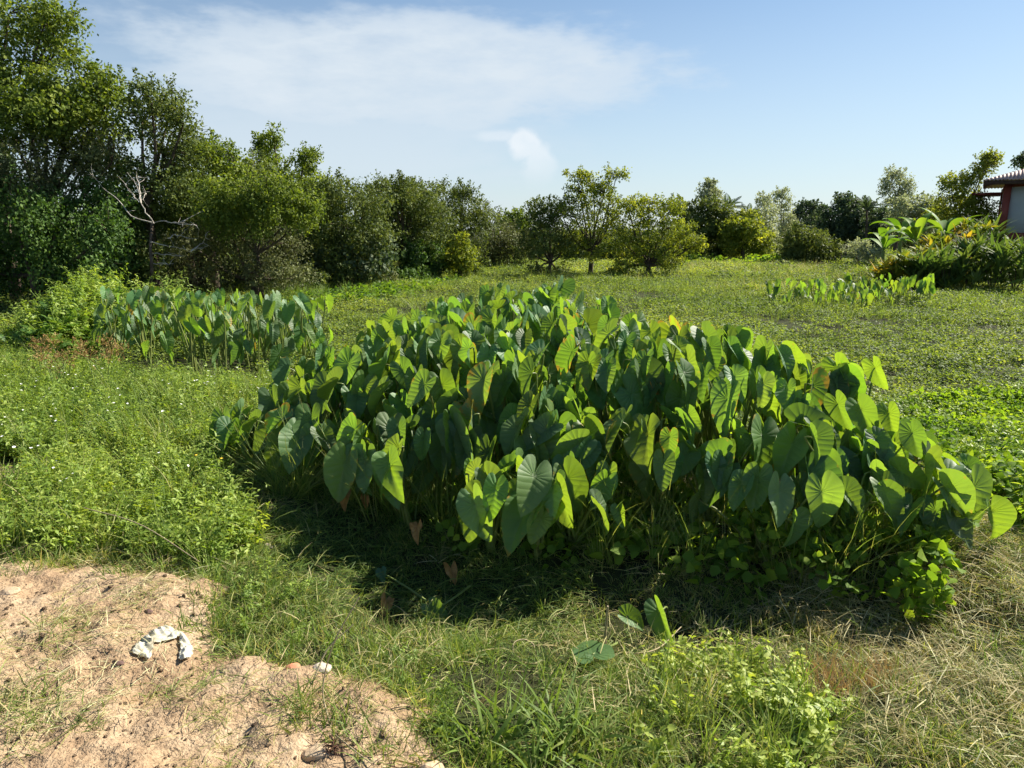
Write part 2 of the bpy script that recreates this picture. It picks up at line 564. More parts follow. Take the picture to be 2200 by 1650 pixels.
TREE = {
    'lit': leafmat('canopy_leaf', [(0, G(0.052, 0.082, 0.018)), (.5, G(0.113, 0.155, 0.029)), (1, G(0.218, 0.252, 0.055))], tr=(1.5, 1.5, .4), tf=.36, rough=.62, spec=.16),
    'olive': leafmat('olive_leaf', [(0, G(0.046, 0.066, 0.020)), (.5, G(0.088, 0.122, 0.034)), (1, G(0.172, 0.202, 0.060))], tr=(1.4, 1.3, .5), tf=.3, rough=.62, spec=.16),
    'dark': leafmat('vine_curtain', [(0, G(0.029, 0.060, 0.018)), (.5, G(0.059, 0.110, 0.025)), (1, G(0.110, 0.168, 0.038))], tr=(1.4, 1.5, .5), tf=.28, rough=.62, spec=.16),
    'twig': leafmat('twiggy_leaf', [(0, G(.052, .058, .025)), (.5, G(.100, .115, .044)), (1, G(.18, .20, .08))], tr=(1.2, 1.2, .7), tf=.25, rough=.62, spec=.16),
    'yellow': leafmat('light_leaf', [(0, G(0.081, 0.114, 0.023)), (.5, G(0.162, 0.202, 0.035)), (1, G(0.308, 0.323, 0.063))], tr=(1.5, 1.4, .4), tf=.42, rough=.62, spec=.16),
    'blue': leafmat('deep_leaf', [(0, G(0.038, 0.061, 0.033)), (.5, G(0.067, 0.096, 0.048)), (1, G(0.123, 0.144, 0.068))], tr=(1.3, 1.4, .7), tf=.25, rough=.62, spec=.16),
    'grey': leafmat('grey_leaf', [(0, G(0.158, 0.184, 0.112)), (.5, G(0.245, 0.272, 0.165)), (1, G(0.385, 0.400, 0.255))], tr=(1.3, 1.3, .8), tf=.35, rough=.62, spec=.16),
}

# ------------------------------------------------------------------ ground: one sheet, finer near the camera
def build_ground():
    def axis(fine0, fine1, step, lo, hi, g):
        a = list(np.arange(fine0, fine1, step)); s = step
        x = a[-1]
        while x < hi:
            s *= g; x += s; a.append(min(x, hi + 1))
        s = step; x = a[0]; b = []
        while x > lo:
            s *= g; x -= s; b.append(x)
        return np.array(b[::-1] + a)
    xs = axis(-2.9, 2.6, .022, -500, 500, 1.10)
    ys = axis(1.3, 4.4, .022, -60, 900, 1.09)
    X, Y = np.meshgrid(xs, ys)
    x, y = X.ravel(), Y.ravel()
    z = H(x, y)
    near = (y < 6) & (x < 2.2)
    d = np.full(x.shape, -5.0); d[near] = dirt_d(x[near], y[near])
    b2 = polydist(x, y, BARE2)
    dirt = np.maximum(smooth((d + .03 + .16 * fbm(x * 16, y * 16, 3, 61)) / .06), smooth((b2 + .05) / .12))
    nx, ny = len(xs), len(ys)
    i = (np.arange(ny - 1)[:, None] * nx + np.arange(nx - 1)[None]).ravel()
    F = np.stack([i, i + 1, i + nx + 1, i + nx], 1)
    o = obj('ground', mesh_np('ground', np.stack([x, y, z], 1), F, M_ground, {'dirt': dirt}, True))
    tag(o, kind='structure')


build_ground()


# ------------------------------------------------------------------ scattering of grass and weeds (uncountable stuff)
def variants(name, meshes):
    c = bpy.data.collections.new(name)
    for k, me in enumerate(meshes):
        c.objects.link(bpy.data.objects.new('%s_%02d' % (name, k), me))
    g = bpy.data.node_groups.new(name, 'GeometryNodeTree')
    g.interface.new_socket('Geometry', in_out='INPUT', socket_type='NodeSocketGeometry')
    g.interface.new_socket('Geometry', in_out='OUTPUT', socket_type='NodeSocketGeometry')
    N, L = g.nodes.new, g.links.new
    gi, go = N('NodeGroupInput'), N('NodeGroupOutput')
    ci = N('GeometryNodeCollectionInfo'); ci.inputs['Collection'].default_value = c
    ci.inputs['Separate Children'].default_value = True; ci.inputs['Reset Children'].default_value = True
    ip = N('GeometryNodeInstanceOnPoints'); ip.inputs['Pick Instance'].default_value = True

    def na(nm, t):
        n = N('GeometryNodeInputNamedAttribute'); n.data_type = t; n.inputs['Name'].default_value = nm
        return n.outputs['Attribute']
    L(gi.outputs[0], ip.inputs['Points']); L(ci.outputs[0], ip.inputs['Instance'])
    L(na('idx', 'INT'), ip.inputs['Instance Index'])
    e2r = N('FunctionNodeEulerToRotation'); L(na('rot', 'FLOAT_VECTOR'), e2r.inputs[0]); L(e2r.outputs[0], ip.inputs['Rotation'])
    L(na('scl', 'FLOAT'), ip.inputs['Scale'])
    L(ip.outputs[0], go.inputs[0])
    return g, len(meshes)


def scatter(name, label, cat, var, P, scl, tint, tilt=.12, rotz=None, seed=1):
    g, nv = var
    r = np.random.default_rng(seed)
    n = len(P)
    me = bpy.data.meshes.new(name)
    me.vertices.add(n); me.vertices.foreach_set('co', np.ascontiguousarray(P, np.float32).ravel())
    rot = np.stack([r.normal(0, tilt, n), r.normal(0, tilt, n), r.uniform(0, 2 * math.pi, n) if rotz is None else rotz], 1)
    for k, t, a in (('idx', 'INT', r.integers(0, nv, n).astype(np.int32)), ('scl', 'FLOAT', scl), ('tint', 'FLOAT', tint)):
        me.attributes.new(k, t, 'POINT').data.foreach_set('value', np.ascontiguousarray(np.broadcast_to(a, (n,)), np.int32 if t == 'INT' else np.float32))
    me.attributes.new('rot', 'FLOAT_VECTOR', 'POINT').data.foreach_set('vector', np.ascontiguousarray(rot, np.float32).ravel())
    o = obj(name, me)
    md = o.modifiers.new('scatter', 'NODES'); md.node_group = g
    return tag(o, label, cat, kind='stuff')


def pts_in(P, density, seed=0, keep=None, dz=0.0):
    """random points on the ground inside a world polygon"""
    r = np.random.default_rng(seed)
    lo, hi = P.min(0), P.max(0)
    n = int(density * np.prod(hi - lo))
    x, y = r.uniform(lo[0], hi[0], n), r.uniform(lo[1], hi[1], n)
    k = inpoly(x, y, P); x, y = x[k], y[k]
    if keep is not None:
        k = r.uniform(size=len(x)) < keep(x, y); x, y = x[k], y[k]
    return np.stack([x, y, H(x, y) + dz], 1)


def tuft(seed, n, spread, L, W, a0, a1, mat, seg=4, vlo=0, vhi=.6, twist=.6):
    r = np.random.default_rng(seed)
    rad = spread * np.sqrt(r.uniform(size=n)); th = r.uniform(0, 6.283, n)
    pos = np.stack([rad * np.cos(th), rad * np.sin(th), np.full(n, -.01)], 1)
    az = th + r.normal(0, 1.3, n)
    V, F, m = blades(pos, az, r.uniform(*L, n), r.uniform(*W, n), np.abs(r.normal(a0, .25, n)), r.normal(a1, .35, n), seg, twist, r)
    return mesh_np('tuft', V, F, mat, {'v': np.repeat(r.uniform(vlo, vhi, n), m)}, True)


def litter(seed, n, spread, L, W, mat, vlo=0, vhi=.8, h=.03):
    """cut blades lying about, gently curved"""
    r = np.random.default_rng(seed)
    rad = spread * np.sqrt(r.uniform(size=n)); th = r.uniform(0, 6.283, n)
    pos = np.stack([rad * np.cos(th), rad * np.sin(th), r.uniform(.002, h, n)], 1)
    V, F, m = blades(pos, r.uniform(0, 6.283, n), r.uniform(*L, n), r.uniform(*W, n), r.normal(1.35, .2, n), r.normal(1.75, .3, n), 4, 1.2, r)
    return mesh_np('litter', V, F, mat, {'v': np.repeat(r.uniform(vlo, vhi, n), m)}, True)


def weed(seed, stems, h, leafL, leafW, mat, pairs=6, spread=.08, lean=.35, flowers=0, vlo=0., vhi=.6, droop=.2, fm=None):
    """leafy herb: stems with opposite leaves"""
    r = np.random.default_rng(seed); mb = MB()
    tops = []
    for s in range(stems):
        th = r.uniform(0, 6.283); rad = spread * math.sqrt(r.uniform())
        b = np.array([rad * math.cos(th), rad * math.sin(th), -.01])
        hh = r.uniform(*h); ln = r.normal(lean, .15)
        dr = np.array([math.cos(th + r.normal(0, .5)), math.sin(th + r.normal(0, .5)), 0])
        P = np.array([b + np.array([0, 0, hh * t]) + dr * hh * ln * t ** 1.6 for t in np.linspace(0, 1, 5)])
        mb.tube(P, np.linspace(.0028, .0012, 5), 3, r.uniform(vlo, vhi))
        tops.append(P[-1])
        k = pairs * 2 + 3
        t = np.sort(r.uniform(.12, 1, k)); t[-3:] = 1.0
        c = np.stack([np.interp(t, np.linspace(0, 1, 5), P[:, q]) for q in range(3)], 1)
        a = np.arange(k) * 2.4 + r.uniform(0, 6)
        d = np.stack([np.cos(a), np.sin(a), r.normal(.25 - droop, .35, k)], 1)
        nrm = np.stack([-np.cos(a) * .3, -np.sin(a) * .3, np.ones(k)], 1) + r.normal(0, .3, (k, 3))
        sz = r.uniform(.65, 1.15, k) * np.where(t > .98, .7, 1)
        V, F, m = leaves(c, d, nrm, leafL * sz, leafW * sz)
        mb.add(V, F, np.repeat(np.clip(r.uniform(vlo, vhi) + r.normal(0, .12, k), 0, 1), m))
    me = mb.mesh('weed', mat)
    if flowers:
        heads = MB()
        for q in range(flowers):
            b = tops[r.integers(len(tops))] + np.array([r.normal(0, .02), r.normal(0, .02), r.uniform(.03, .09)])
            R = r.uniform(.006, .010)
            a = np.arange(7) / 7 * 6.283
            ring = np.stack([np.cos(a), np.sin(a), np.full(7, .25)], 1) * R + b
            heads.add(np.vstack([ring, b[None]]), [(k, (k + 1) % 7, 7) for k in range(7)])
        me2 = heads.mesh('heads', fm or M_flower)
        return join([me, me2])
    return me


def ico(r, c):
    t = (1 + 5 ** .5) / 2
    V = np.array([(-1, t, 0), (1, t, 0), (-1, -t, 0), (1, -t, 0), (0, -1, t), (0, 1, t), (0, -1, -t), (0, 1, -t), (t, 0, -1), (t, 0, 1), (-t, 0, -1), (-t, 0, 1)]) / math.hypot(1, t)
    F = [(0, 11, 5), (0, 5, 1), (0, 1, 7), (0, 7, 10), (0, 10, 11), (1, 5, 9), (5, 11, 4), (11, 10, 2), (10, 7, 6), (7, 1, 8), (3, 9, 4), (3, 4, 2), (3, 2, 6), (3, 6, 8), (3, 8, 9), (4, 9, 5), (2, 4, 11), (6, 2, 10), (8, 6, 7), (9, 8, 1)]
    return V * r + np.asarray(c, float), np.array(F)


def join(ms):
    """join meshes that carry one material each into one mesh with several slots"""
    V, F, v, mi, mats, n = [], [], [], [], [], 0
    for k, me in enumerate(ms):
        a = np.empty(len(me.vertices) * 3, np.float32); me.vertices.foreach_get('co', a); V.append(a.reshape(-1, 3))
        b = np.empty(len(me.vertices), np.float32); me.attributes['v'].data.foreach_get('value', b); v.append(b)
        for p in me.polygons:
            F.append([i + n for i in p.vertices]); mi.append(k)
        n += len(me.vertices); mats.append(me.materials[0])
    out = bpy.data.meshes.new('joined')
    out.from_pydata(np.concatenate(V).tolist(), [], F)
    for m in mats:
        out.materials.append(m)
    out.polygons.foreach_set('material_index', np.array(mi, np.int32))
    out.attributes.new('v', 'FLOAT', 'POINT').data.foreach_set('value', np.concatenate(v))
    out.update()
    return out


def mat_of_leaves(seed, n, R, leafL, leafW, mat, h=.12, vlo=0., vhi=.7, up=.9):
    """a low cushion of creeping leaves, higher in the middle"""
    r = np.random.default_rng(seed)
    rad = R * np.sqrt(r.uniform(size=n)); th = r.uniform(0, 6.283, n)
    z = h * (1 - (rad / R) ** 2) * r.uniform(.35, 1.15, n)
    pos = np.stack([rad * np.cos(th), rad * np.sin(th), z], 1)
    a = r.uniform(0, 6.283, n)
    d = np.stack([np.cos(a), np.sin(a), r.normal(.05, .4, n)], 1)
    nrm = np.stack([r.normal(0, .6, n), r.normal(0, .6, n), np.full(n, up)], 1)
    s = r.uniform(.6, 1.25, n)
    V, F, m = leaves(pos, d, nrm, leafL * s, leafW * s)
    return mesh_np('creeper', V, F, mat, {'v': np.repeat(r.uniform(vlo, vhi, n), m)})


def fern(seed, n, L, mat):
    """arching feathered leaves from one crown"""
    r = np.random.default_rng(seed); mb = MB()
    for q in range(n):
        az = q / n * 6.283 + r.normal(0, .4); l = r.uniform(*L); a0, a1 = r.uniform(.1, .5), r.uniform(1.3, 2.0)
        P = [np.array([0, 0, 0.])]
        for k in range(12):
            ang = a0 + (a1 - a0) * (k / 11) ** 1.3
            P.append(P[-1] + l / 12 * np.array([math.sin(ang) * math.cos(az), math.sin(ang) * math.sin(az), math.cos(ang)]))
        P = np.array(P)
        mb.tube(P[::3], [.006, .004, .003, .002, .001][:len(P[::3])], 3, .4)
        t = np.linspace(.25, .99, 26); c = np.stack([np.interp(t * 12, np.arange(13), P[:, j]) for j in range(3)], 1)
        tg = unit(np.gradient(c, axis=0)); sd_ = unit(np.cross(tg, [0, 0, 1.]))
        up = np.cross(sd_, tg)
        vv = r.uniform(.1, .7)
        for sg in (1, -1):
            V, F, m = leaves(c, sd_ * sg + tg * .5 - up * .15, up + r.normal(0, .2, c.shape), l * .17 * np.sin(t * 2.9) + .02, l * .017 + .003, tris2=True)
            mb.add(V, F, np.repeat(np.clip(vv + r.normal(0, .1, len(c)), 0, 1), m))
    return mb.mesh('fern', mat)


V_short = variants('short_grass', [tuft(100 + k, 16, .05, (.04, .12), (.0025, .0055), .5, 1.5, M_grass, 3, 0, .85) for k in range(6)])
V_clip = variants('cut_grass', [litter(120 + k, 20, .09, (.04, .13), (.002, .0042), M_grass, .1, 1.0) for k in range(5)])
V_hay = variants('hay', [litter(130 + k, 22, .10, (.05, .16), (.0015, .004), M_dry, 0, .9, .05) for k in range(5)])
V_dryt = variants('dry_tuft', [tuft(140 + k, 22, .05, (.06, .16), (.0015, .003), .4, 1.2, M_dry, 4, 0, .8) for k in range(4)])
V_rust = variants('rust_tuft', [tuft(150 + k, 26, .05, (.07, .15), (.0015, .003), .35, 1.1, M_rust, 3, 0, .9) for k in range(4)])
V_tall = variants('tall_grass', [tuft(160 + k, 18, .05, (.35, .70), (.005, .009), .12, .95, M_grass, 6, .1, .6) for k in range(5)])
V_mid = variants('mid_grass', [tuft(170 + k, 16, .05, (.14, .32), (.004, .008), .2, 1.1, M_grass, 5, .0, .6) for k in range(5)])
V_broad = variants('broad_grass', [tuft(180 + k, 11, .04, (.18, .34), (.010, .018), .4, 1.6, M_grass, 6, .15, .55, .9) for k in range(4)])
V_weed = variants('leafy_weed', [weed(200 + k, 6, (.10, .24), .037, .0068, M_weed, 8, .07) for k in range(5)])
V_weedf = variants('flower_weed', [weed(210 + k, 5, (.12, .30), .038, .009, M_weed, 6, .08, flowers=1) for k in range(4)])
V_lobed = variants('broad_weed', [weed(220 + k, 5, (.07, .18), .036, .010, M_weed, 6, .05, .3, vlo=.2, vhi=.8) for k in range(4)])
V_vine = variants('vine_mat', [mat_of_leaves(230 + k, 60, .22, .060, .024, M_vine, .16) for k in range(5)])
V_vineb = variants('big_vine_mat', [mat_of_leaves(236 + k, 34, .20, .085, .036, M_vine, .20, .1, .8, .5) for k in range(5)])
V_creep = variants('field_creeper', [mat_of_leaves(240 + k, 170, .42, .047, .016, M_creep, .17) for k in range(6)])
V_fern = variants('feather_plant', [fern(250 + k, 9, (.28, .5), M_fern) for k in range(4)])


def clod(seed):
    r = np.random.default_rng(seed)
    V, F = ico(1, (0, 0, 0))
    V = V * r.uniform(.6, 1.15, (len(V), 1)) * np.array([1, r.uniform(.7, 1), r.uniform(.5, .8)])
    return V, F


def clod_mesh(seed, mat):
    V, F = clod(seed)
    return mesh_np('clod', V, F, mat, {'v': np.full(len(V), .5)}, False)


M_clod = plainmat('clod_soil', (.28, .18, .11), (.46, .33, .215), scale=3, rough=.95, bump=.3, bscale=4)
V_clod = variants('dirt_clod', [clod_mesh(300 + k, M_clod) for k in range(6)])

# ------------------------------------------------------------------ taro
_OT = np.radians([0, 6, 14, 26, 45, 70, 95, 120, 140, 154, 165, 173, 180])
_OR = np.array([1.0, .945, .845, .725, .620, .550, .530, .550, .570, .550, .46, .29, .16])


def taro_blade(seed, nth=42, rings=(.16, .38, .60, .80, .94, 1.0), fold=.2, droop=.25, wave=.03, narrow=.76):
    r = np.random.default_rng(seed)
    th = np.linspace(0, 2 * math.pi, nth, endpoint=False)
    tt = np.minimum(th, 2 * math.pi - th)
    R = np.interp(tt, _OT, _OR) * (1 + .035 * np.sin(th * 3 + r.uniform(0, 6)) + .02 * np.sin(th * 7 + r.uniform(0, 6)))
    t = np.array(rings)
    rr = t[:, None] * R[None]
    x, y = rr * np.sin(th)[None] * narrow, rr * np.cos(th)[None]
    ax = np.abs(x)
    yp = y - .62 * ax + .25 * ax * ax
    ang = np.arctan2(ax, y)
    s = np.where(yp > 0, yp / .165, -(ang - math.atan2(1, .62)) / .40)
    ph1, ph2 = r.uniform(0, 6, 2)
    fade = smooth(ax / .12)
    z = .017 * np.abs(np.sin(math.pi * s)) ** .8 * fade
    sk = r.uniform(-.5, .5)
    z = z + fold * ax * (1 + sk * np.sign(x)) - .25 * fold * ax ** 2
    z = z - droop * np.where(y > 0, y * y, .35 * y * y)
    z = z + wave * (np.sin(th * 3 + ph1) + .6 * np.sin(th * 5 + ph2))[None] * (t[:, None] ** 3)
    z = z + r.uniform(-.10, .10) * x * y * 2
    n = len(t)
    V = np.concatenate([[[0, 0, -.004]], np.stack([x, y, z], -1).reshape(-1, 3)])
    j = np.arange(nth); k = (j + 1) % nth
    tri = np.stack([np.zeros(nth, int), 1 + k, 1 + j], 1)
    i = 1 + np.arange(n - 1)[:, None] * nth
    q = np.stack([i + j, i + k, i + nth + k, i + nth + j], -1).reshape(-1, 4)
    at = {'s': np.concatenate([[0], s.ravel()]), 'mid': np.concatenate([[0], np.where(y > -.02, x, .3).ravel()]),
          'edge': np.concatenate([[0], np.repeat(t ** 3, nth)])}
    return mesh_np('leaf', V, [q, tri], M_taro, at, True)


_r = np.random.default_rng(5)
BLADES = [taro_blade(400 + k, fold=_r.uniform(.12, .8), droop=_r.uniform(.05, .42), wave=_r.uniform(.02, .075)) for k in range(18)]
FOLDED = [taro_blade(430 + k, fold=_r.uniform(.8, 1.3), droop=_r.uniform(.1, .35), wave=.03, narrow=.7) for k in range(5)]
SMALLB = [taro_blade(440 + k, 22, (.3, .65, 1.0), fold=_r.uniform(0, .6), droop=_r.uniform(.05, .5), wave=.04) for k in range(8)]
ORD = 'first second third fourth fifth sixth seventh eighth ninth tenth eleventh twelfth thirteenth fourteenth fifteenth sixteenth seventeenth eighteenth nineteenth twentieth'.split()


def ordinal(i):
    if i < 20:
        return ORD[i]
    t = {2: 'twenty', 3: 'thirty', 4: 'forty'}[(i + 1) // 10]
    return t + '-' + ORD[(i + 1) % 10 - 1] if (i + 1) % 10 else {3: 'thirtieth', 4: 'fortieth'}[(i + 1) // 10]


def add_leaf(plant, base, J, T, N, L, me, color=(1, 1, 1, 1), stalk_r=.0065, sides=6, stalk=True):
    """one taro leaf: blade at junction J, tip towards T, upper face towards N, on a stalk from the plant's base"""
    base, J, T, N = (np.asarray(a, float) for a in (base, J, T, N))
    T = unit(T); N = unit(N - T * np.dot(N, T)); X = np.cross(T, N)
    o = bpy.data.objects.new('leaf', me)
    o.matrix_basis = Matrix.Translation(Vector(J - base)) @ Matrix([[X[i] * L, T[i] * L, N[i] * L, 0] for i in range(3)] + [[0, 0, 0, 1]])
    o.color = color
    link(o, plant)
    if stalk:
        mb = MB()
        h = J[2] - base[2]
        b0 = np.array([rng.normal(0, .018), rng.normal(0, .018), -.02])
        j = J - base
        P = curve_pts([b0, b0 + (j - b0) * np.array([.28, .28, .42]), b0 + (j - b0) * np.array([.68, .68, .82]), j - N * L * .22 - T * L * .02, j - N * .002], 10)
        mb.tube(P, np.linspace(stalk_r * 1.45, stalk_r * .6, 10), sides, np.linspace(.2, .9, 10).repeat(sides)[:10 * sides] if False else rng.uniform(.1, .9))
        s = obj('stalk', mb.mesh('stalk', M_stalk, True), plant)
    return o


def leaf_color(r, yellow=.07):
    g = r.uniform(.62, 1.3)
    w = r.uniform(.8, 1.2)
    age = r.uniform(.25, .7) if r.uniform() < yellow else (r.uniform(.05, .3) if r.uniform() < .4 else 0.0)
    return (g * w, g, g * r.uniform(.7, 1.3), 1 - age)


def random_leaf(plant, base, r, h, reach, az_mean, az_sd, L, meshes, folded=.18, stalk_r=.0065, sides=6):
    az = r.normal(az_mean, az_sd)
    out = np.array([math.cos(az), math.sin(az), 0])
    J = np.asarray(base, float) + out * reach * r.uniform(.4, 1.1) + np.array([r.normal(0, .05), r.normal(0, .05), h])
    fa = az + r.normal(0, .45)
    f = np.array([math.cos(fa), math.sin(fa), 0])
    de = np.clip(r.normal(1.14, .24), .4, 1.65)
    T = f * math.cos(de) + np.array([0, 0, -math.sin(de)])
    N = f * math.sin(de) + np.array([0, 0, math.cos(de)])
    s = np.cross(T, N); ro = r.normal(0, .35)
    T2 = T * math.cos(ro) + s * math.sin(ro)
    if meshes is BLADES and r.uniform() < folded:
        me = FOLDED[r.integers(len(FOLDED))]
    else:
        me = meshes[r.integers(len(meshes))]
    add_leaf(plant, base, J, T2, N, L * r.uniform(.75, 1.15), me, leaf_color(r), stalk_r, sides)


# the big patch: its footprint on the ground and the height of its canopy
PATCH = np.array([[-1.8, 4.78], [-1.25, 4.15], [-.6, 3.75], [.1, 3.50], [.9, 3.40], [1.6, 3.42], [2.15, 3.42], [2.5, 3.6], [2.6, 4.0], [2.5, 4.7], [2.25, 5.5],
                  [1.75, 6.8], [1.1, 7.7], [.45, 8.5], [-.2, 8.2], [-.9, 7.3], [-1.55, 6.5], [-1.9, 5.7], [-2.0, 5.2]])


def canopy(x, y):
    d = polydist(np.array([x]), np.array([y]), PATCH)[0]
    return .54 + .40 * smooth(d / 1.15) - .20 * smooth((x - 1.9) / .6) - .16 * smooth((-.3 - x) / 1.5) + .28 * math.exp(-((x - .25) / 1.0) ** 2) * smooth((y - 5.2) / 2.0)


# leaves that can be told apart at the front of the patch: junction and tip in the photograph, distance, turn about the tip line, narrow fold, colour
HERO = [
    (1629, 1029, 1614, 1103, 3.45, .1, 0, 'g'), (1533, 997, 1545, 1056, 3.55, -.3, 0, 'b'), (1306, 1017, 1300, 1073, 3.55, .35, 0, 'l'),
    (1425, 994, 1424, 1056, 3.55, -.2, 0, 'g'), (1260, 968, 1226, 1022, 3.65, -.45, 0, 'b'), (1617, 948, 1634, 992, 3.75, .0, 0, 'g'),
    (1765, 1008, 1779, 1112, 3.5, .15, 0, 'd'), (1745, 940, 1764, 1010, 3.46, -1.15, 1, 'd'), (1684, 977, 1681, 1036, 3.65, .2, 0, 'y'),
    (1331, 1098, 1338, 1135, 3.4, .4, 0, 'l'), (1257, 1068, 1279, 1092, 3.5, -.8, 1, 'g'), (1648, 862, 1672, 912, 4.0, .3, 0, 'l'),
    (1553, 832, 1553, 882, 4.1, 0, 0, 'b'), (1335, 872, 1363, 924, 4.1, -.7, 1, 'b'), (1480, 890, 1505, 930, 3.9, .4, 0, 'g'),
    (1960, 930, 1978, 990, 3.6, .2, 0, 'd'), (2010, 1098, 2016, 1172, 3.35, .1, 0, 'd'), (2045, 1055, 2068, 1085, 3.5, .4, 0, 'l'),
    (2130, 1098, 2148, 1165, 3.45, -.8, 1, 'l'), (1918, 965, 1949, 996, 3.6, .4, 0, 'l'), (1910, 888, 1921, 940, 3.8, .2, 0, 'l'),
    (1880, 790, 1900, 840, 4.4, .5, 0, 'l'), (1813, 990, 1858, 1040, 3.6, -.2, 0, 'b'), (2035, 985, 2062, 1000, 3.7, .3, 0, 'l'),
    (1725, 880, 1740, 935, 3.9, -.3, 0, 'd'), (1800, 868, 1822, 925, 3.9, .3, 0, 'g'), (1850, 880, 1880, 945, 3.8, .1, 0, 'g'),
    (1640, 790, 1655, 835, 4.4, .3, 0, 'l'), (1590, 775, 1600, 815, 4.6, .2, 0, 'l'), (1700, 770, 1735, 840, 4.5, .4, 0, 'l'),
    (1800, 790, 1830, 850, 4.3, .3, 0, 'l'), (1450, 720, 1490, 800, 5.0, .4, 1, 'y'), (1380, 770, 1390, 830, 4.7, .0, 0, 'g'), (1230, 770, 1235, 812, 4.9, .1, 0, 'l'),
    (774, 849, 769, 896, 4.75, -.3, 0, 'y'), (820, 879, 820, 922, 4.6, -.2, 0, 'd'), (912, 879, 898, 922, 4.45, -.4, 0, 'g'),
    (968, 898, 950, 940, 4.3, -.3, 0, 'b'), (995, 950, 995, 1001, 4.0, .2, 0, 'l'), (727, 900, 714, 938, 4.7, -.5, 0, 'b'),
    (714, 960, 743, 1022, 4.35, -.8, 1, 'g'), (742, 1000, 749, 1036, 4.3, .1, 0, 'd'), (912, 1015, 886, 1062, 4.0, -.2, 0, 'g'),
    (789, 962, 780, 1001, 4.4, -.3, 0, 'b'), (1044, 992, 1030, 1044, 3.9, .3, 0, 'l'), (1187, 972, 1187, 1006, 3.75, 0, 0, 'g'),
    (1050, 1100, 1037, 1140, 3.65, -.3, 0, 'b'), (1178, 1046, 1158, 1086, 3.6, -.3, 0, 'b'), (584, 950, 592, 984, 4.85, -.6, 1, 'b'),
    (613, 952, 600, 985, 4.8, -.3, 0, 'b'), (585, 1030, 597, 1056, 4.4, -.4, 0, 'b'), (1130, 694, 1118, 738, 6.0, .2, 0, 'd'),
    (937, 664, 948, 706, 6.9, .3, 0, 'l'), (928, 764, 948, 800, 5.3, .0, 0, 'b'), (1089, 758, 1118, 790, 5.1, -.4, 0, 'p'),
    (880, 712, 872, 755, 5.9, .2, 0, 'g'), (1000, 860, 985, 905, 4.5, -.2, 0, 'd'), (850, 800, 845, 830, 5.2, -.6, 1, 'b'),
    (690, 880, 700, 910, 4.9, .2, 0, 'g'), (600, 760, 580, 800, 6.0, -.4, 0, 'd'), (1100, 810, 1095, 850, 4.7, -.2, 0, 'b'), (1010, 830, 990, 850, 4.8, .2, 0, 'g'),
    (1155, 830, 1145, 880, 4.4, -.3, 0, 'b'), (1105, 940, 1095, 975, 4.0, -.2, 0, 'g'), (690, 760, 680, 800, 5.6, -.4, 0, 'b'), (655, 790, 640, 835, 5.5, -.4, 0, 'd'),
]
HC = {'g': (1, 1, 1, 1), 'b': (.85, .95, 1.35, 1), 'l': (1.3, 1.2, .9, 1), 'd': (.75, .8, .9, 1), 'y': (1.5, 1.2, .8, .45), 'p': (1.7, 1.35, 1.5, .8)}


def build_patch():
    r = np.random.default_rng(77)
    rows = []
    y = 3.55; k = 0
    while y < 8.5:                                # rows from front to back follow the front edge
        row = []
        x = -2.5 + r.uniform(0, .2)
        while x < 3.2:
            front = np.interp(x, [-2.1, -1.25, -.6, .1, .9, 1.6, 2.2, 2.75, 3.0], [4.9, 4.15, 3.75, 3.5, 3.4, 3.42, 3.42, 3.70, 4.2]) + .07
            yy = front + (y - 3.55) + r.normal(0, .07)
            xx = x + r.normal(0, .05)
            if inpoly(np.array([xx]), np.array([yy]), PATCH)[0]:
                row.append((xx, yy))
            x += .31 + .010 * k
        rows.append(row); y += .31 + .010 * k; k += 1
    plants = []
    rows = [q for q in rows if q]
    names = ['front'] + ORD[1:]
    for ri, row in enumerate(rows):
        for ci, (x, y) in enumerate(sorted(row)):
            z = float(H(np.array([x]), np.array([y]))[0])
            lab = 'taro plant, %s from left in %s row of the big central patch' % (ordinal(ci), names[ri])
            e = empty('taro_plant', (x, y, z), lab, 'taro plant', 'taro plants of the big central patch')
            plants.append((e, np.array([x, y, z]), ri))
    used = {}
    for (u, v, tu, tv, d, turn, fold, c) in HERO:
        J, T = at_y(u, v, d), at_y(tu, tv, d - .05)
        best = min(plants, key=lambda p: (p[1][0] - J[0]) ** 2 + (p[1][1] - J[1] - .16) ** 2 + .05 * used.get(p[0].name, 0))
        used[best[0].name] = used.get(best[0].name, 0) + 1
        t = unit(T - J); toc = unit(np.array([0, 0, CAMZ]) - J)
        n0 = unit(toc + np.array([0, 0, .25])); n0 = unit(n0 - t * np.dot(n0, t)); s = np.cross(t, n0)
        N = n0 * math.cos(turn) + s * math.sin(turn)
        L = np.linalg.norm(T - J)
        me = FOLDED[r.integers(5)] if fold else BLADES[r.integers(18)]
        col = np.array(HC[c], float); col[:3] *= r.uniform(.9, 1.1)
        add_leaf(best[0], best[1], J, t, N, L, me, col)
    for e, b, ri in plants:
        can = canopy(b[0], b[1])
        n = max(3, (11 if ri > 0 else 8) - used.get(e.name, 0))
        for q in range(n):
            top = r.uniform(.72, 1.06) if ri > 1 else r.uniform(.58, 1.02)
            azm = -math.pi / 2 - .1 - .5 * np.clip((.6 - b[0]) / 2, -.5, 1.3)
            if r.uniform() < .17:
                azm = r.uniform(-math.pi, math.pi)
            random_leaf(e, b, r, can * top - .02, .24 if ri < 2 else .2, azm, .72, r.uniform(.15, .225) * (1.04 if ri < 3 else .98 if ri < 7 else .92), BLADES)
    return plants


PLANTS = build_patch()


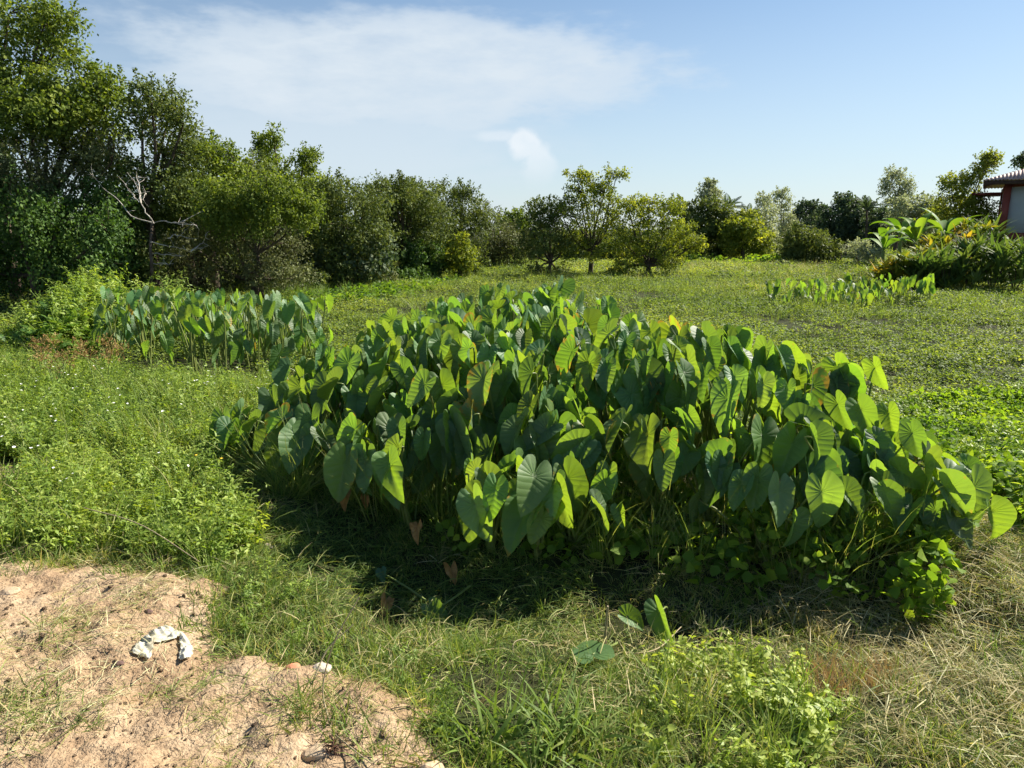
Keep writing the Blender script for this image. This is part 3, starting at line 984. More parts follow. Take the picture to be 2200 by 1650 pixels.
def side_patch(poly, spacing, hmin, hmax, L, label, group, seed, nleaf, rowname):
    r = np.random.default_rng(seed)
    lo, hi = poly.min(0), poly.max(0)
    y = lo[1]; rows = []
    while y < hi[1]:
        row = []; x = lo[0] + r.uniform(0, spacing)
        while x < hi[0]:
            p = (x + r.normal(0, spacing * .2), y + r.normal(0, spacing * .2))
            if inpoly(np.array([p[0]]), np.array([p[1]]), poly)[0]:
                row.append(p)
            x += spacing
        if row:
            rows.append(sorted(row))
        y += spacing
    for ri, row in enumerate(rows):
        for ci, (x, y) in enumerate(row):
            z = float(H(np.array([x]), np.array([y]))[0])
            e = empty('taro_plant', (x, y, z), label % (ordinal(ci), 'front' if ri == 0 else ordinal(ri)), 'taro plant', group)
            for q in range(nleaf):
                random_leaf(e, np.array([x, y, z]), r, r.uniform(hmin, hmax), .16, r.uniform(-2.8, -.3), .8, L, SMALLB, stalk_r=.007, sides=4)


P2 = np.array([at_z(u, v, -.1)[:2] for u, v in [(215, 785), (330, 815), (480, 832), (600, 832), (700, 808), (740, 775), (690, 742), (600, 735), (470, 728), (330, 735), (240, 748)]])
side_patch(P2, .35, .24, .88, .175, 'taro plant, %s from left in %s row of the smaller patch by feathery shrubs', 'taro plants of the smaller patch on the left', 6, 4, '')
P3 = np.array([at_z(u, v, -.55)[:2] for u, v in [(1640, 668), (1760, 676), (1900, 678), (1990, 668), (2010, 655), (1900, 648), (1750, 646), (1650, 655)]])
side_patch(P3, .62, .30, .78, .21, 'taro plant, %s from left in %s row of the far field patch', 'taro plants of the far patch in the field', 8, 4, '')

# ------------------------------------------------------------------ trees
def gz(x, y):
    return float(H(np.array([float(x)]), np.array([float(y)]))[0])


def tree(name, label, cat, u, d, lobes, mat='lit', leaf=.13, wid=.36, dens=150, group=None, trunk=.12, seed=0, clump=.24, per=20, hang=0.0,
         twigs=0, limbs=True, bark=None, base=None, top=.55, crown='crown', depth=.9, lean=0.0, stems=1, sub=8, sprays=5):
    """lobes: (u, v, ru, rv[, dd[, density factor]]) in photo pixels at distance d: each is a rounded mass of leaf clumps in 3-D"""
    r = np.random.default_rng(seed + 1000)
    x0 = at_y(u, 500, d)[0]; z0 = gz(x0, d)
    root = np.array([x0, d, z0])
    e = empty(name, root, label, cat, group)
    mbl = MB(); wood = MB(); cent = []
    for lb in lobes:
        lu, lv, ru, rv = lb[:4]
        dd = lb[4] if len(lb) > 4 else r.uniform(-.6, .6)
        fac = lb[5] if len(lb) > 5 else 1.0
        c = at_y(lu, lv, d + dd) - root
        k = px(d + dd)
        R = np.array([ru * k, max(ru, rv) * k * depth, rv * k])
        cent.append((c, R))
        # a body with smaller uneven masses round it, and sprays that break the outline
        masses = [(c, R * .78, .8, 1.0)]
        for q in range(sub):
            dq = rand_dirs(1, r)[0] + np.array([0, -.25, .2]); dq /= np.linalg.norm(dq)
            f = r.uniform(.24, .52)
            masses.append((c + dq * R * r.uniform(.72, 1.0), R.mean() * f * np.array([1, 1, r.uniform(.6, 1.0)]), 1.0, r.uniform(.6, 1.2)))
        for (mc, mR, share, den) in masses:
            area = 4 * math.pi * ((mR[0] * mR[1]) ** 1.6 / 3 + (mR[0] * mR[2]) ** 1.6 / 3 + (mR[1] * mR[2]) ** 1.6 / 3) ** (1 / 1.6)
            nc = max(3, int(area * dens * fac * den / per))
            dr = rand_dirs(nc, r)
            bump = 1 + .22 * np.sin(dr[:, 0] * 5 + lu) * np.sin(dr[:, 2] * 6 + lv) + .16 * np.sin(dr[:, 1] * 7 + lu * .3) * np.cos(dr[:, 0] * 9)
            rad = np.where(r.uniform(size=nc) < share, r.uniform(.80, 1.08, nc), r.uniform(.2, .8, nc)) * bump
            cc = mc + dr * mR * rad[:, None]
            cc[:, 2] = np.maximum(cc[:, 2], .12 + r.uniform(0, .2, nc))
            out = unit(dr / mR * mR.min())
            mv = r.normal(.42, .13)
            cv = np.clip(r.normal(mv, .12, nc), 0, 1)
            n = nc * per
            ci = np.repeat(np.arange(nc), per)
            cs = clump * r.uniform(.6, 1.5, nc)[ci][:, None]
            ld = unit(rand_dirs(n, r) + out[ci] * .45 + np.array([0, 0, .2]))
            pos = cc[ci] + ld * cs * np.array([1, 1, .7 + hang]) * r.uniform(.4, 1.15, (n, 1))
            pos[:, 2] = np.maximum(pos[:, 2], .03)
            dirs = ld * .35 + r.normal(0, .6, (n, 3)) + np.array([0, 0, -.3 - hang])
            nrm = ld * .8 + np.array([0, 0, .25]) + r.normal(0, .4, (n, 3))
            l = leaf * r.uniform(.6, 1.35, n)
            V, F, m = leaves(pos, dirs, nrm, l, l * wid, .2, True)
            mbl.add(V, F, np.repeat(np.clip(cv[ci] + r.normal(0, .13, n), 0, 1), m))
        for q in range(sprays):
            dq = rand_dirs(1, r)[0]; dq[2] = abs(dq[2]) * 1.3 + .25 - hang * .6; dq /= np.linalg.norm(dq)
            p0 = c + dq * R * .95; ln = r.uniform(.25, .7) * (.5 + .5 * min(1, R.mean()))
            dq2 = unit(dq + r.normal(0, .25, 3)); n = 34
            t = r.uniform(0, 1, n)
            pos = p0 + dq2 * (ln * t)[:, None] + r.normal(0, .07, (n, 3)) * (1.25 - t)[:, None]
            l = leaf * r.uniform(.6, 1.2, n)
            V, F, m = leaves(pos, dq2 * .6 + r.normal(0, .6, (n, 3)), np.array([0, 0, .7]) + r.normal(0, .5, (n, 3)), l, l * wid, .2, True)
            mbl.add(V, F, np.repeat(np.clip(r.normal(.5, .12) + r.normal(0, .1, n), 0, 1), m))
            wood.tube([p0 - dq * .3, p0, p0 + dq2 * ln], [.012, .009, .004], 3)
        for q in range(int(twigs)):
            t = cc[r.integers(nc)]
            midp = (c + t) / 2 + r.normal(0, .06, 3) * R.max()
            wood.tube(curve_pts([c, midp, t], 5), np.linspace(.018, .005, 5) * max(.6, trunk * 6), 4)
    tr = None
    if limbs and trunk:
        tops = np.array([c for c, R in cent])
        for s in range(stems):
            off = np.array([r.normal(0, .25), r.normal(0, .25), 0]) if stems > 1 else np.zeros(3)
            ht = (tops[:, 2].mean() * top)
            P = curve_pts([off + np.array([0, 0, -.15]), off * 1.1 + np.array([lean * .3, 0, ht * .5]) + r.normal(0, .04, 3), off * 1.3 + np.array([lean + r.normal(0, .05), r.normal(0, .05), ht])], 8)
            tb = MB(); tb.tube(P, np.linspace(trunk * 1.35, trunk * .75, 8), 8)
            tr = obj('trunk', tb.mesh('trunk', bark or M_bark, True), e)
            fork = P[-1]
            for (c, R) in cent[s::stems]:
                dv = c - fork
                if np.linalg.norm(dv) < .15:
                    continue
                m1 = fork + dv * .45 + np.array([0, 0, -.08 * np.linalg.norm(dv)]) * np.sign(dv[2]) + r.normal(0, .06, 3)
                wood.tube(curve_pts([fork - np.array([0, 0, .05]), m1, c], 7), np.linspace(trunk * .62, trunk * .16, 7), 5)
    if wood.n:
        obj('branches', wood.mesh('branches', bark or M_bark, True), tr or e)['kind'] = 'stuff'
    obj(crown, mbl.mesh(crown, TREE[mat] if isinstance(mat, str) else mat), e)
    return e


FOREST = 'trees of the overgrown wood on the left'
tree('forest_tree', 'tall airy tree at the top left corner, rising above the wood', 'tree', 15, 21, [(20, 30, 90, 45), (-60, 80, 90, 70), (95, 55, 55, 30), (130, 40, 35, 16), (60, 90, 60, 35), (125, 110, 40, 28), (100, 130, 55, 24), (-40, 170, 70, 40)],
     'lit', 0.096, .34, 105, FOREST, .13, 1, .26, twigs=9, top=.7)
tree('forest_tree', 'broad sunlit crown below the tall tree at the left edge', 'tree', 110, 20.5, [(45, 190, 95, 50), (150, 215, 80, 45), (100, 260, 110, 50), (215, 230, 55, 38), (20, 270, 80, 60), (190, 285, 70, 40), (240, 200, 30, 25), (180, 165, 35, 28)],
     'lit', 0.096, .36, 166, FOREST, .15, 2, .26)
tree('forest_tree', 'brownish twiggy tree beneath the broad sunlit crown, far left', 'tree', 90, 20, [(60, 350, 110, 60), (170, 370, 90, 55), (110, 430, 110, 60), (240, 350, 50, 60), (20, 420, 60, 60)],
     'twig', 0.070, .36, 176, FOREST, .14, 3, .24, twigs=10)
tree('forest_tree', 'tall creeper-covered tree with a tufted top, left of the pale dead branches', 'tree', 325, 20.5, [(325, 215, 48, 34), (370, 225, 34, 30), (395, 265, 26, 22), (305, 255, 36, 42), (365, 290, 56, 50), (400, 330, 30, 40), (350, 370, 50, 55), (385, 420, 45, 50), (335, 460, 30, 70), (338, 560, 22, 50)],
     'olive', 0.077, .38, 202, FOREST, .13, 4, .2, top=.75, twigs=5)
tree('forest_tree', 'dark vine-curtained tree at the left edge of the wood', 'tree', 60, 19, [(30, 470, 90, 80), (120, 500, 80, 80), (40, 580, 100, 70), (160, 590, 80, 60), (210, 440, 60, 50), (230, 560, 30, 80, -1.0), (235, 500, 28, 40, -1.0), (-60, 560, 100, 100)],
     'dark', 0.077, .42, 191, FOREST, .13, 5, .2, hang=.7)
tree('forest_tree', 'vine-hung tree between the lit creeper column and the tufted tall tree', 'tree', 270, 21, [(270, 400, 60, 60), (280, 480, 50, 80), (290, 570, 60, 60), (225, 360, 50, 40)], 'dark', 0.077, .42, 191, FOREST, .12, 6, .2, hang=.7)
tree('forest_tree', 'rounded green tree right of the tufted tall tree', 'tree', 450, 22, [(440, 375, 60, 45), (490, 390, 45, 50), (465, 335, 28, 24), (505, 350, 22, 26), (430, 440, 60, 45), (500, 440, 40, 45)],
     'lit', 0.083, .36, 186, FOREST, .13, 7, .22)
tree('forest_tree', 'green tree with two slim leafy tips standing above the wood', 'tree', 610, 26, [(600, 375, 50, 34), (560, 395, 45, 36), (645, 395, 40, 34), (690, 420, 45, 36), (625, 425, 70, 36), (575, 330, 17, 26), (588, 300, 14, 16), (562, 312, 12, 12), (568, 350, 20, 14), (655, 345, 14, 13), (672, 335, 8, 8), (662, 368, 10, 12)],
     'lit', 0.083, .36, 182, FOREST, .12, 8, .2, twigs=4)
tree('forest_tree', 'wide creeper-draped dome with a bright top, middle of the wood', 'tree', 550, 20, [(505, 425, 60, 40), (575, 425, 65, 38), (640, 450, 45, 36), (545, 455, 100, 40), (480, 470, 50, 40), (675, 445, 22, 18)],
     'lit', 0.068, .36, 405, FOREST, .06, 9, .18, hang=.35)
tree('forest_tree', 'brown shaded undergrowth tree under the creeper-draped dome', 'tree', 540, 20.6, [(500, 510, 70, 50), (580, 520, 70, 50), (540, 580, 90, 40), (620, 570, 45, 45), (430, 540, 50, 70), (590, 600, 60, 24, -.8)],
     'twig', 0.064, .38, 191, FOREST, .12, 10, .2, hang=.4, twigs=8)
tree('forest_tree', 'dark draped tree with a rounded top, right of the creeper dome', 'tree', 745, 25, [(735, 420, 58, 38), (785, 440, 48, 42), (700, 445, 40, 40), (745, 480, 75, 50), (720, 540, 45, 60), (800, 520, 45, 60), (770, 590, 70, 30), (650, 560, 25, 60)],
     'olive', 0.077, .38, 202, FOREST, .15, 11, .2, hang=.5)
tree('forest_tree', 'olive tree with spiky top sprays behind the vine-covered stumps', 'tree', 870, 29, [(845, 425, 45, 34), (890, 420, 50, 30), (860, 480, 60, 50), (920, 480, 50, 50), (880, 540, 60, 50), (860, 398, 10, 14), (825, 402, 9, 14), (888, 402, 8, 12)],
     'olive', 0.083, .36, 182, FOREST, .14, 12, .22, hang=.3)
tree('forest_tree', 'grey-green tree with a small rounded knob on its top', 'tree', 985, 33, [(950, 430, 50, 30), (1000, 445, 45, 34), (995, 412, 16, 16), (965, 480, 60, 45), (1020, 490, 40, 40), (975, 540, 60, 40)],
     'olive', 0.090, .36, 166, FOREST, .14, 13, .24, hang=.3)
tree('forest_tree', 'pale twiggy thicket at the right end of the wood', 'tree', 1060, 38, [(1040, 470, 30, 30), (1065, 505, 45, 40), (1040, 545, 50, 34), (1095, 540, 45, 32), (1110, 520, 30, 34), (1010, 560, 40, 22)],
     'twig', 0.090, .34, 151, FOREST, .10, 14, .26, twigs=8)
tree('forest_tree', 'dark tree filling the depth of the wood behind the dome', 'tree', 420, 26, [(380, 520, 120, 90), (540, 540, 120, 80), (230, 540, 110, 90), (680, 560, 80, 70), (90, 520, 120, 110), (-60, 420, 120, 160), (770, 560, 70, 60), (480, 460, 100, 60)],
     'blue', 0.128, .42, 110, FOREST, .18, 15, .3, hang=.3)
tree('forest_tree', 'leafy tree closing the gap between the tufted tall tree and the dome', 'tree', 405, 23, [(400, 360, 60, 60), (430, 430, 70, 60), (390, 480, 60, 70), (520, 420, 60, 60), (480, 500, 70, 60), (545, 370, 30, 40)],
     'olive', 0.080, .38, 229, FOREST, .13, 16, .2, hang=.3)
tree('forest_tree', 'leafy tree behind the dome and the dark draped tree', 'tree', 680, 27, [(670, 440, 60, 50), (620, 470, 60, 60), (710, 490, 60, 60), (650, 530, 70, 60), (590, 420, 40, 40)],
     'lit', 0.088, .38, 202, FOREST, .13, 17, .2, hang=.3)
tree('forest_tree', 'green tree behind the spiky-topped olive tree', 'tree', 835, 31, [(820, 440, 60, 40), (900, 450, 60, 40), (850, 500, 70, 50), (930, 510, 50, 50), (800, 500, 50, 60)],
     'olive', 0.096, .38, 189, FOREST, .13, 18, .22, hang=.3)
for k, (u, d, lob, lab, m) in enumerate([
    (885, 28, [(885, 548, 22, 30), (885, 585, 30, 24), (900, 600, 30, 12), (870, 600, 22, 14)], 'vine-smothered stump shaped like a cone, nearest of three beside the wood', 'dark'),
    (930, 30, [(930, 520, 17, 22), (924, 545, 20, 24), (935, 575, 16, 20), (918, 562, 14, 20)], 'tall leaning vine-smothered stump between the cone and the leafy bush', 'dark'),
    (985, 29.5, [(985, 540, 24, 24), (975, 565, 20, 24), (1000, 555, 22, 26), (1010, 570, 14, 18)], 'leafy vine-covered bush at the right of the three stumps', 'yellow')]):
    tree('vine_stump', lab, 'shrub', u, d, lob, m, .10, .42, 300, 'vine-covered stumps beside the wood', .10, 40 + k, .14, hang=.5, crown='foliage')
tree('wood_edge_shrub', 'low bush at the foot of the wood behind the smaller taro patch', 'shrub', 640, 24, [(640, 595, 50, 18), (600, 600, 40, 16)], 'olive', .10, .38, 200, None, .04, 44, .16, crown='foliage')
tree('wood_edge_shrub', 'low brown bush at the foot of the dark draped tree', 'shrub', 800, 26, [(800, 585, 40, 24), (760, 595, 30, 16)], 'twig', .10, .38, 200, None, .04, 45, .16, crown='foliage')

# pale dead limbs in front of the wood
def dead_limbs():
    root = at_y(325, 500, 18.6); root[2] = gz(root[0], 18.6)
    e = empty('dead_tree', root, 'bare bleached dead tree with crooked limbs in front of the dark wood', 'dead tree')
    paths = [[(322, 640), (326, 580), (323, 530), (327, 478)],
             [(330, 480), (305, 440), (290, 400), (276, 372)], [(296, 430), (285, 415), (270, 395)], [(303, 436), (293, 380), (292, 360)], [(300, 430), (318, 415), (310, 425)],
             [(326, 480), (350, 478), (372, 478), (400, 470), (440, 452)], [(372, 478), (400, 482), (424, 486), (426, 510)],
             [(326, 478), (280, 470), (250, 440), (215, 410), (188, 375)],
             [(324, 520), (360, 522), (385, 530), (410, 540)], [(410, 540), (430, 530), (444, 520), (446, 502)], [(360, 512), (385, 510), (404, 518)], [(410, 540), (425, 538), (443, 527)],
             [(324, 545), (380, 550), (408, 548)], [(324, 565), (350, 566), (372, 565)]]
    r = np.random.default_rng(3)
    for k, p in enumerate(paths):
        mb = MB()
        P = np.array([at_y(u, v, 18.6 - .35 * math.sin(i * 1.3 + k)) for i, (u, v) in enumerate(p)]) - root
        C = curve_pts(P, 16)
        if k:
            C[1:] += np.cumsum(r.normal(0, .016, (15, 3)), 0)
        w = .05 if k == 0 else .019
        mb.tube(C, np.linspace(w, w * (.7 if k == 0 else .2), 16), 6)
        if k:                                     # side twigs fork from the limb itself
            for q in range(3):
                j = r.integers(5, 15); d_ = unit(r.normal(0, 1, 3) + np.array([0, 0, .4])) * r.uniform(.12, .4)
                mb.tube(curve_pts([C[j], C[j] + d_ * .5 + r.normal(0, .03, 3), C[j] + d_], 5), np.linspace(.008, .003, 5), 4)
        obj('trunk' if k == 0 else 'limb', mb.mesh('limb', M_bark if k == 0 else M_barkpale, True), e)


dead_limbs()

# three open-crowned trees in the field
MID = 'three open-crowned trees standing in the field'
tree('field_tree', 'small dark tree, leftmost of three standing in the field', 'tree', 1180, 32, [(1150, 450, 26, 18), (1185, 455, 26, 16), (1140, 490, 28, 24), (1195, 490, 32, 22), (1165, 520, 40, 26), (1215, 530, 26, 22), (1135, 540, 26, 24), (1180, 470, 20, 12), (1150, 585, 26, 10), (1205, 590, 18, 7)],
     'olive', .09, .36, 160, MID, .085, 50, .2, twigs=9, top=.42)
tree('field_tree', 'tallest, airiest of three trees standing in the field', 'tree', 1270, 32, [(1240, 380, 20, 9), (1275, 395, 26, 14), (1325, 378, 20, 8), (1255, 415, 32, 18), (1300, 410, 26, 14), (1222, 440, 26, 16), (1290, 445, 34, 20), (1325, 450, 22, 18), (1250, 470, 34, 22), (1300, 490, 32, 24), (1240, 515, 34, 22), (1285, 535, 30, 20), (1205, 455, 14, 10), (1222, 545, 18, 16)],
     'yellow', .09, .34, 115, MID, .10, 51, .2, twigs=12, top=.40)
tree('field_tree', 'widest of three trees in the field, its lowest branches on the grass', 'tree', 1395, 31.5, [(1350, 450, 32, 16), (1395, 440, 36, 14), (1440, 450, 34, 16), (1370, 485, 36, 24), (1430, 490, 38, 24), (1475, 500, 28, 22), (1340, 520, 34, 22), (1400, 530, 42, 26), (1460, 535, 36, 22), (1495, 525, 16, 16), (1440, 565, 28, 14), (1345, 570, 34, 14), (1325, 588, 22, 7)],
     'yellow', .09, .34, 160, MID, .12, 52, .2, twigs=9, top=.35)

# the far edge of the field
FAR = 'trees along the far edge of the field'
def far(label, u, d, lobes, mat='olive', leaf=.16, dens=125, tw=3, trunk=.12, seed=0, name='far_tree', **k):
    return tree(name, label, 'tree', u, d, lobes, mat, leaf, .36, dens, FAR, trunk, seed + 60, .3, twigs=tw, **k)


far('small green treetop showing behind the wood near the white roof', 1105, 62, [(1090, 470, 22, 12), (1118, 468, 20, 12), (1100, 485, 30, 14)], 'lit', seed=1)
far('spreading flat-topped tree behind the widest field tree', 1500, 46, [(1470, 450, 30, 16), (1520, 455, 36, 18), (1560, 475, 30, 20), (1500, 490, 46, 22), (1550, 510, 34, 24), (1475, 525, 30, 20)], 'olive', seed=2)
far('slim nearly bare tree rising above the far edge', 1521, 58, [(1520, 410, 16, 18, 0, .35), (1530, 430, 18, 18, 0, .35), (1510, 430, 14, 18, 0, .35), (1524, 396, 8, 8, 0, .35)], 'grey', .14, 60, 22, .09, 3, top=.85)
far('round bright tree left of the feathery pair at the far edge', 1600, 45, [(1590, 495, 40, 26), (1620, 520, 36, 26), (1575, 530, 34, 22), (1610, 475, 24, 14)], 'yellow', seed=4)
far('feathery pale tree, left of two at the far edge', 1642, 50, [(1642, 435, 12, 16), (1645, 465, 22, 26), (1640, 500, 26, 28), (1655, 530, 26, 20)], 'grey', .13, 120, 6, seed=5)
far('feathery taller pale tree, right of two at the far edge', 1682, 54, [(1680, 425, 16, 14, 0, .6), (1684, 450, 20, 18, 0, .7), (1690, 485, 26, 26), (1680, 520, 30, 22)], 'grey', .13, 110, 8, seed=6, top=.75)
far('dark low tree with two tufts left of the great dark tree', 1735, 62, [(1722, 450, 18, 12), (1752, 448, 18, 12), (1735, 470, 36, 14), (1745, 495, 40, 22), (1715, 510, 30, 20)], 'blue', seed=7)
far('great dark rounded tree at the far edge', 1820, 50, [(1825, 440, 30, 18), (1800, 465, 40, 26), (1845, 470, 40, 28), (1785, 500, 40, 26), (1830, 510, 50, 26), (1865, 495, 24, 26)], 'blue', .17, 110, seed=8)
far('tall wispy grey tree standing above the far edge', 1925, 55, [(1915, 385, 16, 20, 0, .5), (1935, 390, 16, 22, 0, .5), (1925, 420, 24, 24, 0, .6), (1922, 445, 20, 18), (1950, 410, 8, 18, 0, .4), (1900, 405, 8, 20, 0, .4)], 'grey', .12, 110, 20, .12, 9, top=.8)
far('dark tree right of the great dark tree, behind the bananas', 1900, 48, [(1885, 475, 26, 20), (1910, 490, 34, 24), (1880, 510, 30, 18)], 'blue', seed=10)
far('pale flowering bushy tree behind the banana plants', 1970, 40, [(1940, 450, 34, 18), (1980, 450, 36, 18), (2010, 470, 26, 22), (1960, 485, 40, 24)], 'grey', .15, 110, seed=11)
far('fine-leaved yellowish tree beside the house with an upright spray', 2060, 34, [(2050, 425, 34, 24), (2085, 435, 34, 24), (2035, 455, 34, 26), (2100, 465, 40, 28), (2065, 480, 50, 26), (2070, 395, 20, 12, 0, .5), (2040, 390, 14, 10, 0, .5), (2105, 375, 12, 14, 0, .6), (2120, 352, 13, 11, 0, .7), (2130, 340, 7, 6, 0, .7)], 'yellow', .10, 150, 8, seed=12, trunk=.09)
far('low domed bush in front of the far trees', 1735, 41, [(1735, 515, 40, 18), (1705, 535, 34, 18), (1765, 535, 36, 18), (1735, 545, 60, 14)], 'olive', .13, 150, 1, .05, 13, 'far_bush', crown='foliage')
far('little pale bush beside the wire fence', 1850, 40, [(1845, 535, 30, 12), (1870, 545, 26, 10)], 'grey', .12, 120, 1, .04, 14, 'far_bush', crown='foliage')
far('bare branch tip of a tree behind the house roof', 2200, 48, [(2195, 350, 14, 12, 0, .7), (2215, 365, 20, 20)], 'blue', .15, 90, 6, .1, 15)
far('grey shaded hedge behind the three field trees', 1300, 47, [(1150, 545, 50, 22), (1230, 545, 50, 18), (1310, 540, 60, 22), (1400, 540, 60, 22), (1470, 545, 50, 20), (1540, 540, 40, 20)], 'olive', .15, 130, 1, .05, 16, 'far_hedge', crown='foliage')
far('dim trees filling the gap behind the far domed bush', 1760, 66, [(1600, 520, 70, 34), (1720, 515, 70, 36), (1840, 520, 70, 34), (1940, 525, 60, 34), (1480, 520, 70, 34), (1360, 520, 70, 30), (1240, 520, 70, 30), (1130, 520, 60, 28)], 'olive', .2, 70, 0, .1, 17, 'far_hedge', crown='foliage')


def palm(label, u, v, d, L, seed):
    r = np.random.default_rng(seed)
    x = at_y(u, v, d); z0 = gz(x[0], d); root = np.array([x[0], d, z0])
    e = empty('palm_tree', root, label, 'palm tree', 'palms beyond the far edge')
    top = x - root
    t = MB(); t.tube(curve_pts([(0, 0, -.2), top * .5 + np.array([.15, 0, 0]), top], 8), np.linspace(.10, .06, 8), 7)
    obj('trunk', t.mesh('trunk', M_bark, True), e)
    for q in range(11):
        mb = MB()
        az = q / 11 * 6.283 + r.normal(0, .2); a0 = r.uniform(.2, 1.2); a1 = a0 + r.uniform(.7, 1.3); l = L * r.uniform(.8, 1.1)
        P = [top.copy()]
        for k in range(10):
            a = a0 + (a1 - a0) * k / 9
            P.append(P[-1] + l / 10 * np.array([math.sin(a) * math.cos(az), math.sin(a) * math.sin(az), math.cos(a)]))
        P = np.array(P); mb.tube(P, np.linspace(.03, .008, 11), 4)
        t = np.linspace(.12, 1, 30); c = np.stack([np.interp(t * 10, np.arange(11), P[:, j]) for j in range(3)], 1)
        tg = unit(np.gradient(c, axis=0)); sd_ = unit(np.cross(tg, [0, 0, 1.])); up = np.cross(sd_, tg)
        for sg in (1, -1):
            V, F, m = leaves(c, sd_ * sg + tg * .7 - up * .5, up, l * .26 * np.sin(t * 2.7 + .3), l * .018, tris2=True)
            mb.add(V, F, np.repeat(r.uniform(.2, .8, len(c)), m))
        obj('frond', mb.mesh('frond', TREE['blue']), e)


palm('coconut palm beside the slim bare tree at the far edge', 1565, 447, 62, 1.7, 1)
palm('lower coconut palm left of the feathery pair', 1608, 462, 64, 1.6, 2)
palm('thin palm against the great dark tree near the bananas', 1862, 450, 47, 1.1, 3)


# ------------------------------------------------------------------ bananas, crotons and strap-leaved plants before the house
M_banana = leafmat('banana_leaf', [(0, G(.06, .13, .02)), (.5, G(.10, .19, .03)), (1, G(.20, .28, .06))], tr=(1.6, 1.5, .4), tf=.4, rough=.6, spec=.2)
M_croton = leafmat('croton_leaf', [(0, G(.08, .14, .02)), (.5, G(.16, .20, .025)), (.8, G(.28, .25, .03)), (1, G(.38, .25, .035))], tr=(1.4, 1.2, .5), tf=.4, rough=.55, spec=.2)
M_strap = leafmat('strap_leaf', [(0, G(.05, .085, .025)), (.5, G(.085, .14, .04)), (1, G(.16, .20, .06))], tr=(1.4, 1.4, .5), tf=.3, rough=.65, spec=.15)


def banana(label, u, d, h, n, L, seed):
    r = np.random.default_rng(seed)
    x = at_y(u, 500, d)[0]; root = np.array([x, d, gz(x, d)])
    e = empty('banana_plant', root, label, 'banana plant', 'banana plants by the house')
    mb = MB(); mb.tube(curve_pts([(0, 0, -.1), (.03, 0, h * .5), (.05, 0, h)], 6), np.linspace(.13, .06, 6), 8)
    obj('stem', mb.mesh('stem', M_stalk, True), e)
    for q in range(n):
        az = q / n * 6.283 + r.normal(0, .3); a0 = r.uniform(.15, .9); a1 = a0 + r.uniform(1.0, 1.9); l = L * r.uniform(.75, 1.15)
        K = 12; P = [np.array([.05, 0, h])]
        for k in range(K):
            a = a0 + (a1 - a0) * (k / K) ** 1.4
            P.append(P[-1] + l / K * np.array([math.sin(a) * math.cos(az), math.sin(a) * math.sin(az), math.cos(a)]))
        P = np.array(P); t = np.linspace(0, 1, K + 1)
        w = l * .115 * np.clip(np.sin(np.clip((t - .12) / .88, 0, 1) * 3.05 + .09), 0.03, 1); w[t < .12] = .012
        tg = unit(np.gradient(P, axis=0)); s = unit(np.cross(tg, [0, 0, 1.])); up = np.cross(s, tg)
        fold = r.uniform(.1, .6)
        A = P + s * w[:, None] + up * (w * fold)[:, None]; B = P - s * w[:, None] + up * (w * fold)[:, None]
        V = np.concatenate([A, P, B]); i = np.arange(K)
        F = np.concatenate([np.stack([i, i + 1, i + K + 2, i + K + 1], 1), np.stack([i + K + 1, i + K + 2, i + 2 * K + 3, i + 2 * K + 2], 1)])
        mb = MB(); mb.add(V, F, np.clip(r.normal(.45, .25), 0, 1))
        obj('leaf', mb.mesh('banana_leaf', M_banana, True), e)


banana('banana plant with arching leaves, left of the group by the house', 1900, 29, 1.3, 9, 1.5, 1)
banana('tallest banana plant in the middle of the group by the house', 1968, 27.5, 1.6, 10, 1.55, 2)
banana('banana plant close to the yellow shrubs beside the house', 2030, 28.5, 1.8, 9, 1.55, 3)
banana('short banana plant at the back of the group by the house', 1935, 31, 1.7, 8, 1.5, 4)


def strap_shrub(name, label, u, v, d, h, R, n, L, W, mat, seed, group, up=.9):
    r = np.random.default_rng(seed)
    c = at_y(u, v, d); root = np.array([c[0], d, gz(c[0], d)])
    e = empty(name, root, label, 'shrub', group)
    hh = c[2] - root[2] + h * .3
    mb = MB()
    for q in range(5):
        a = r.uniform(0, 6.28); mb.tube(curve_pts([(0, 0, -.05), (R * .3 * math.cos(a), R * .3 * math.sin(a), hh * .5), (R * .6 * math.cos(a), R * .6 * math.sin(a), hh * r.uniform(.7, 1))], 5), np.linspace(.02, .01, 5), 5)
    obj('stems', mb.mesh('stems', M_bark, True), e)['kind'] = 'stuff'
    k = max(4, n // 9)
    hub = np.stack([r.normal(0, R * .5, k), r.normal(0, R * .5, k), r.uniform(.1, 1, k) * hh], 1)
    ci = r.integers(0, k, n)
    d_ = rand_dirs(n, r) * np.array([1, 1, .6]) + np.array([0, 0, up])
    d_ = unit(d_)
    nr = unit(np.array([0, 0, 1.]) - d_ * d_[:, 2:3]) + r.normal(0, .25, (n, 3))
    l = L * r.uniform(.6, 1.25, n)
    V, F, m = leaves(hub[ci] + r.normal(0, .03, (n, 3)), d_, nr, l, l * W, .3)
    mb = MB(); mb.add(V, F, np.repeat(np.clip(r.uniform(.1, .9, k)[ci] + r.normal(0, .15, n), 0, 1), m))
    obj('foliage', mb.mesh('foliage', mat, True), e)


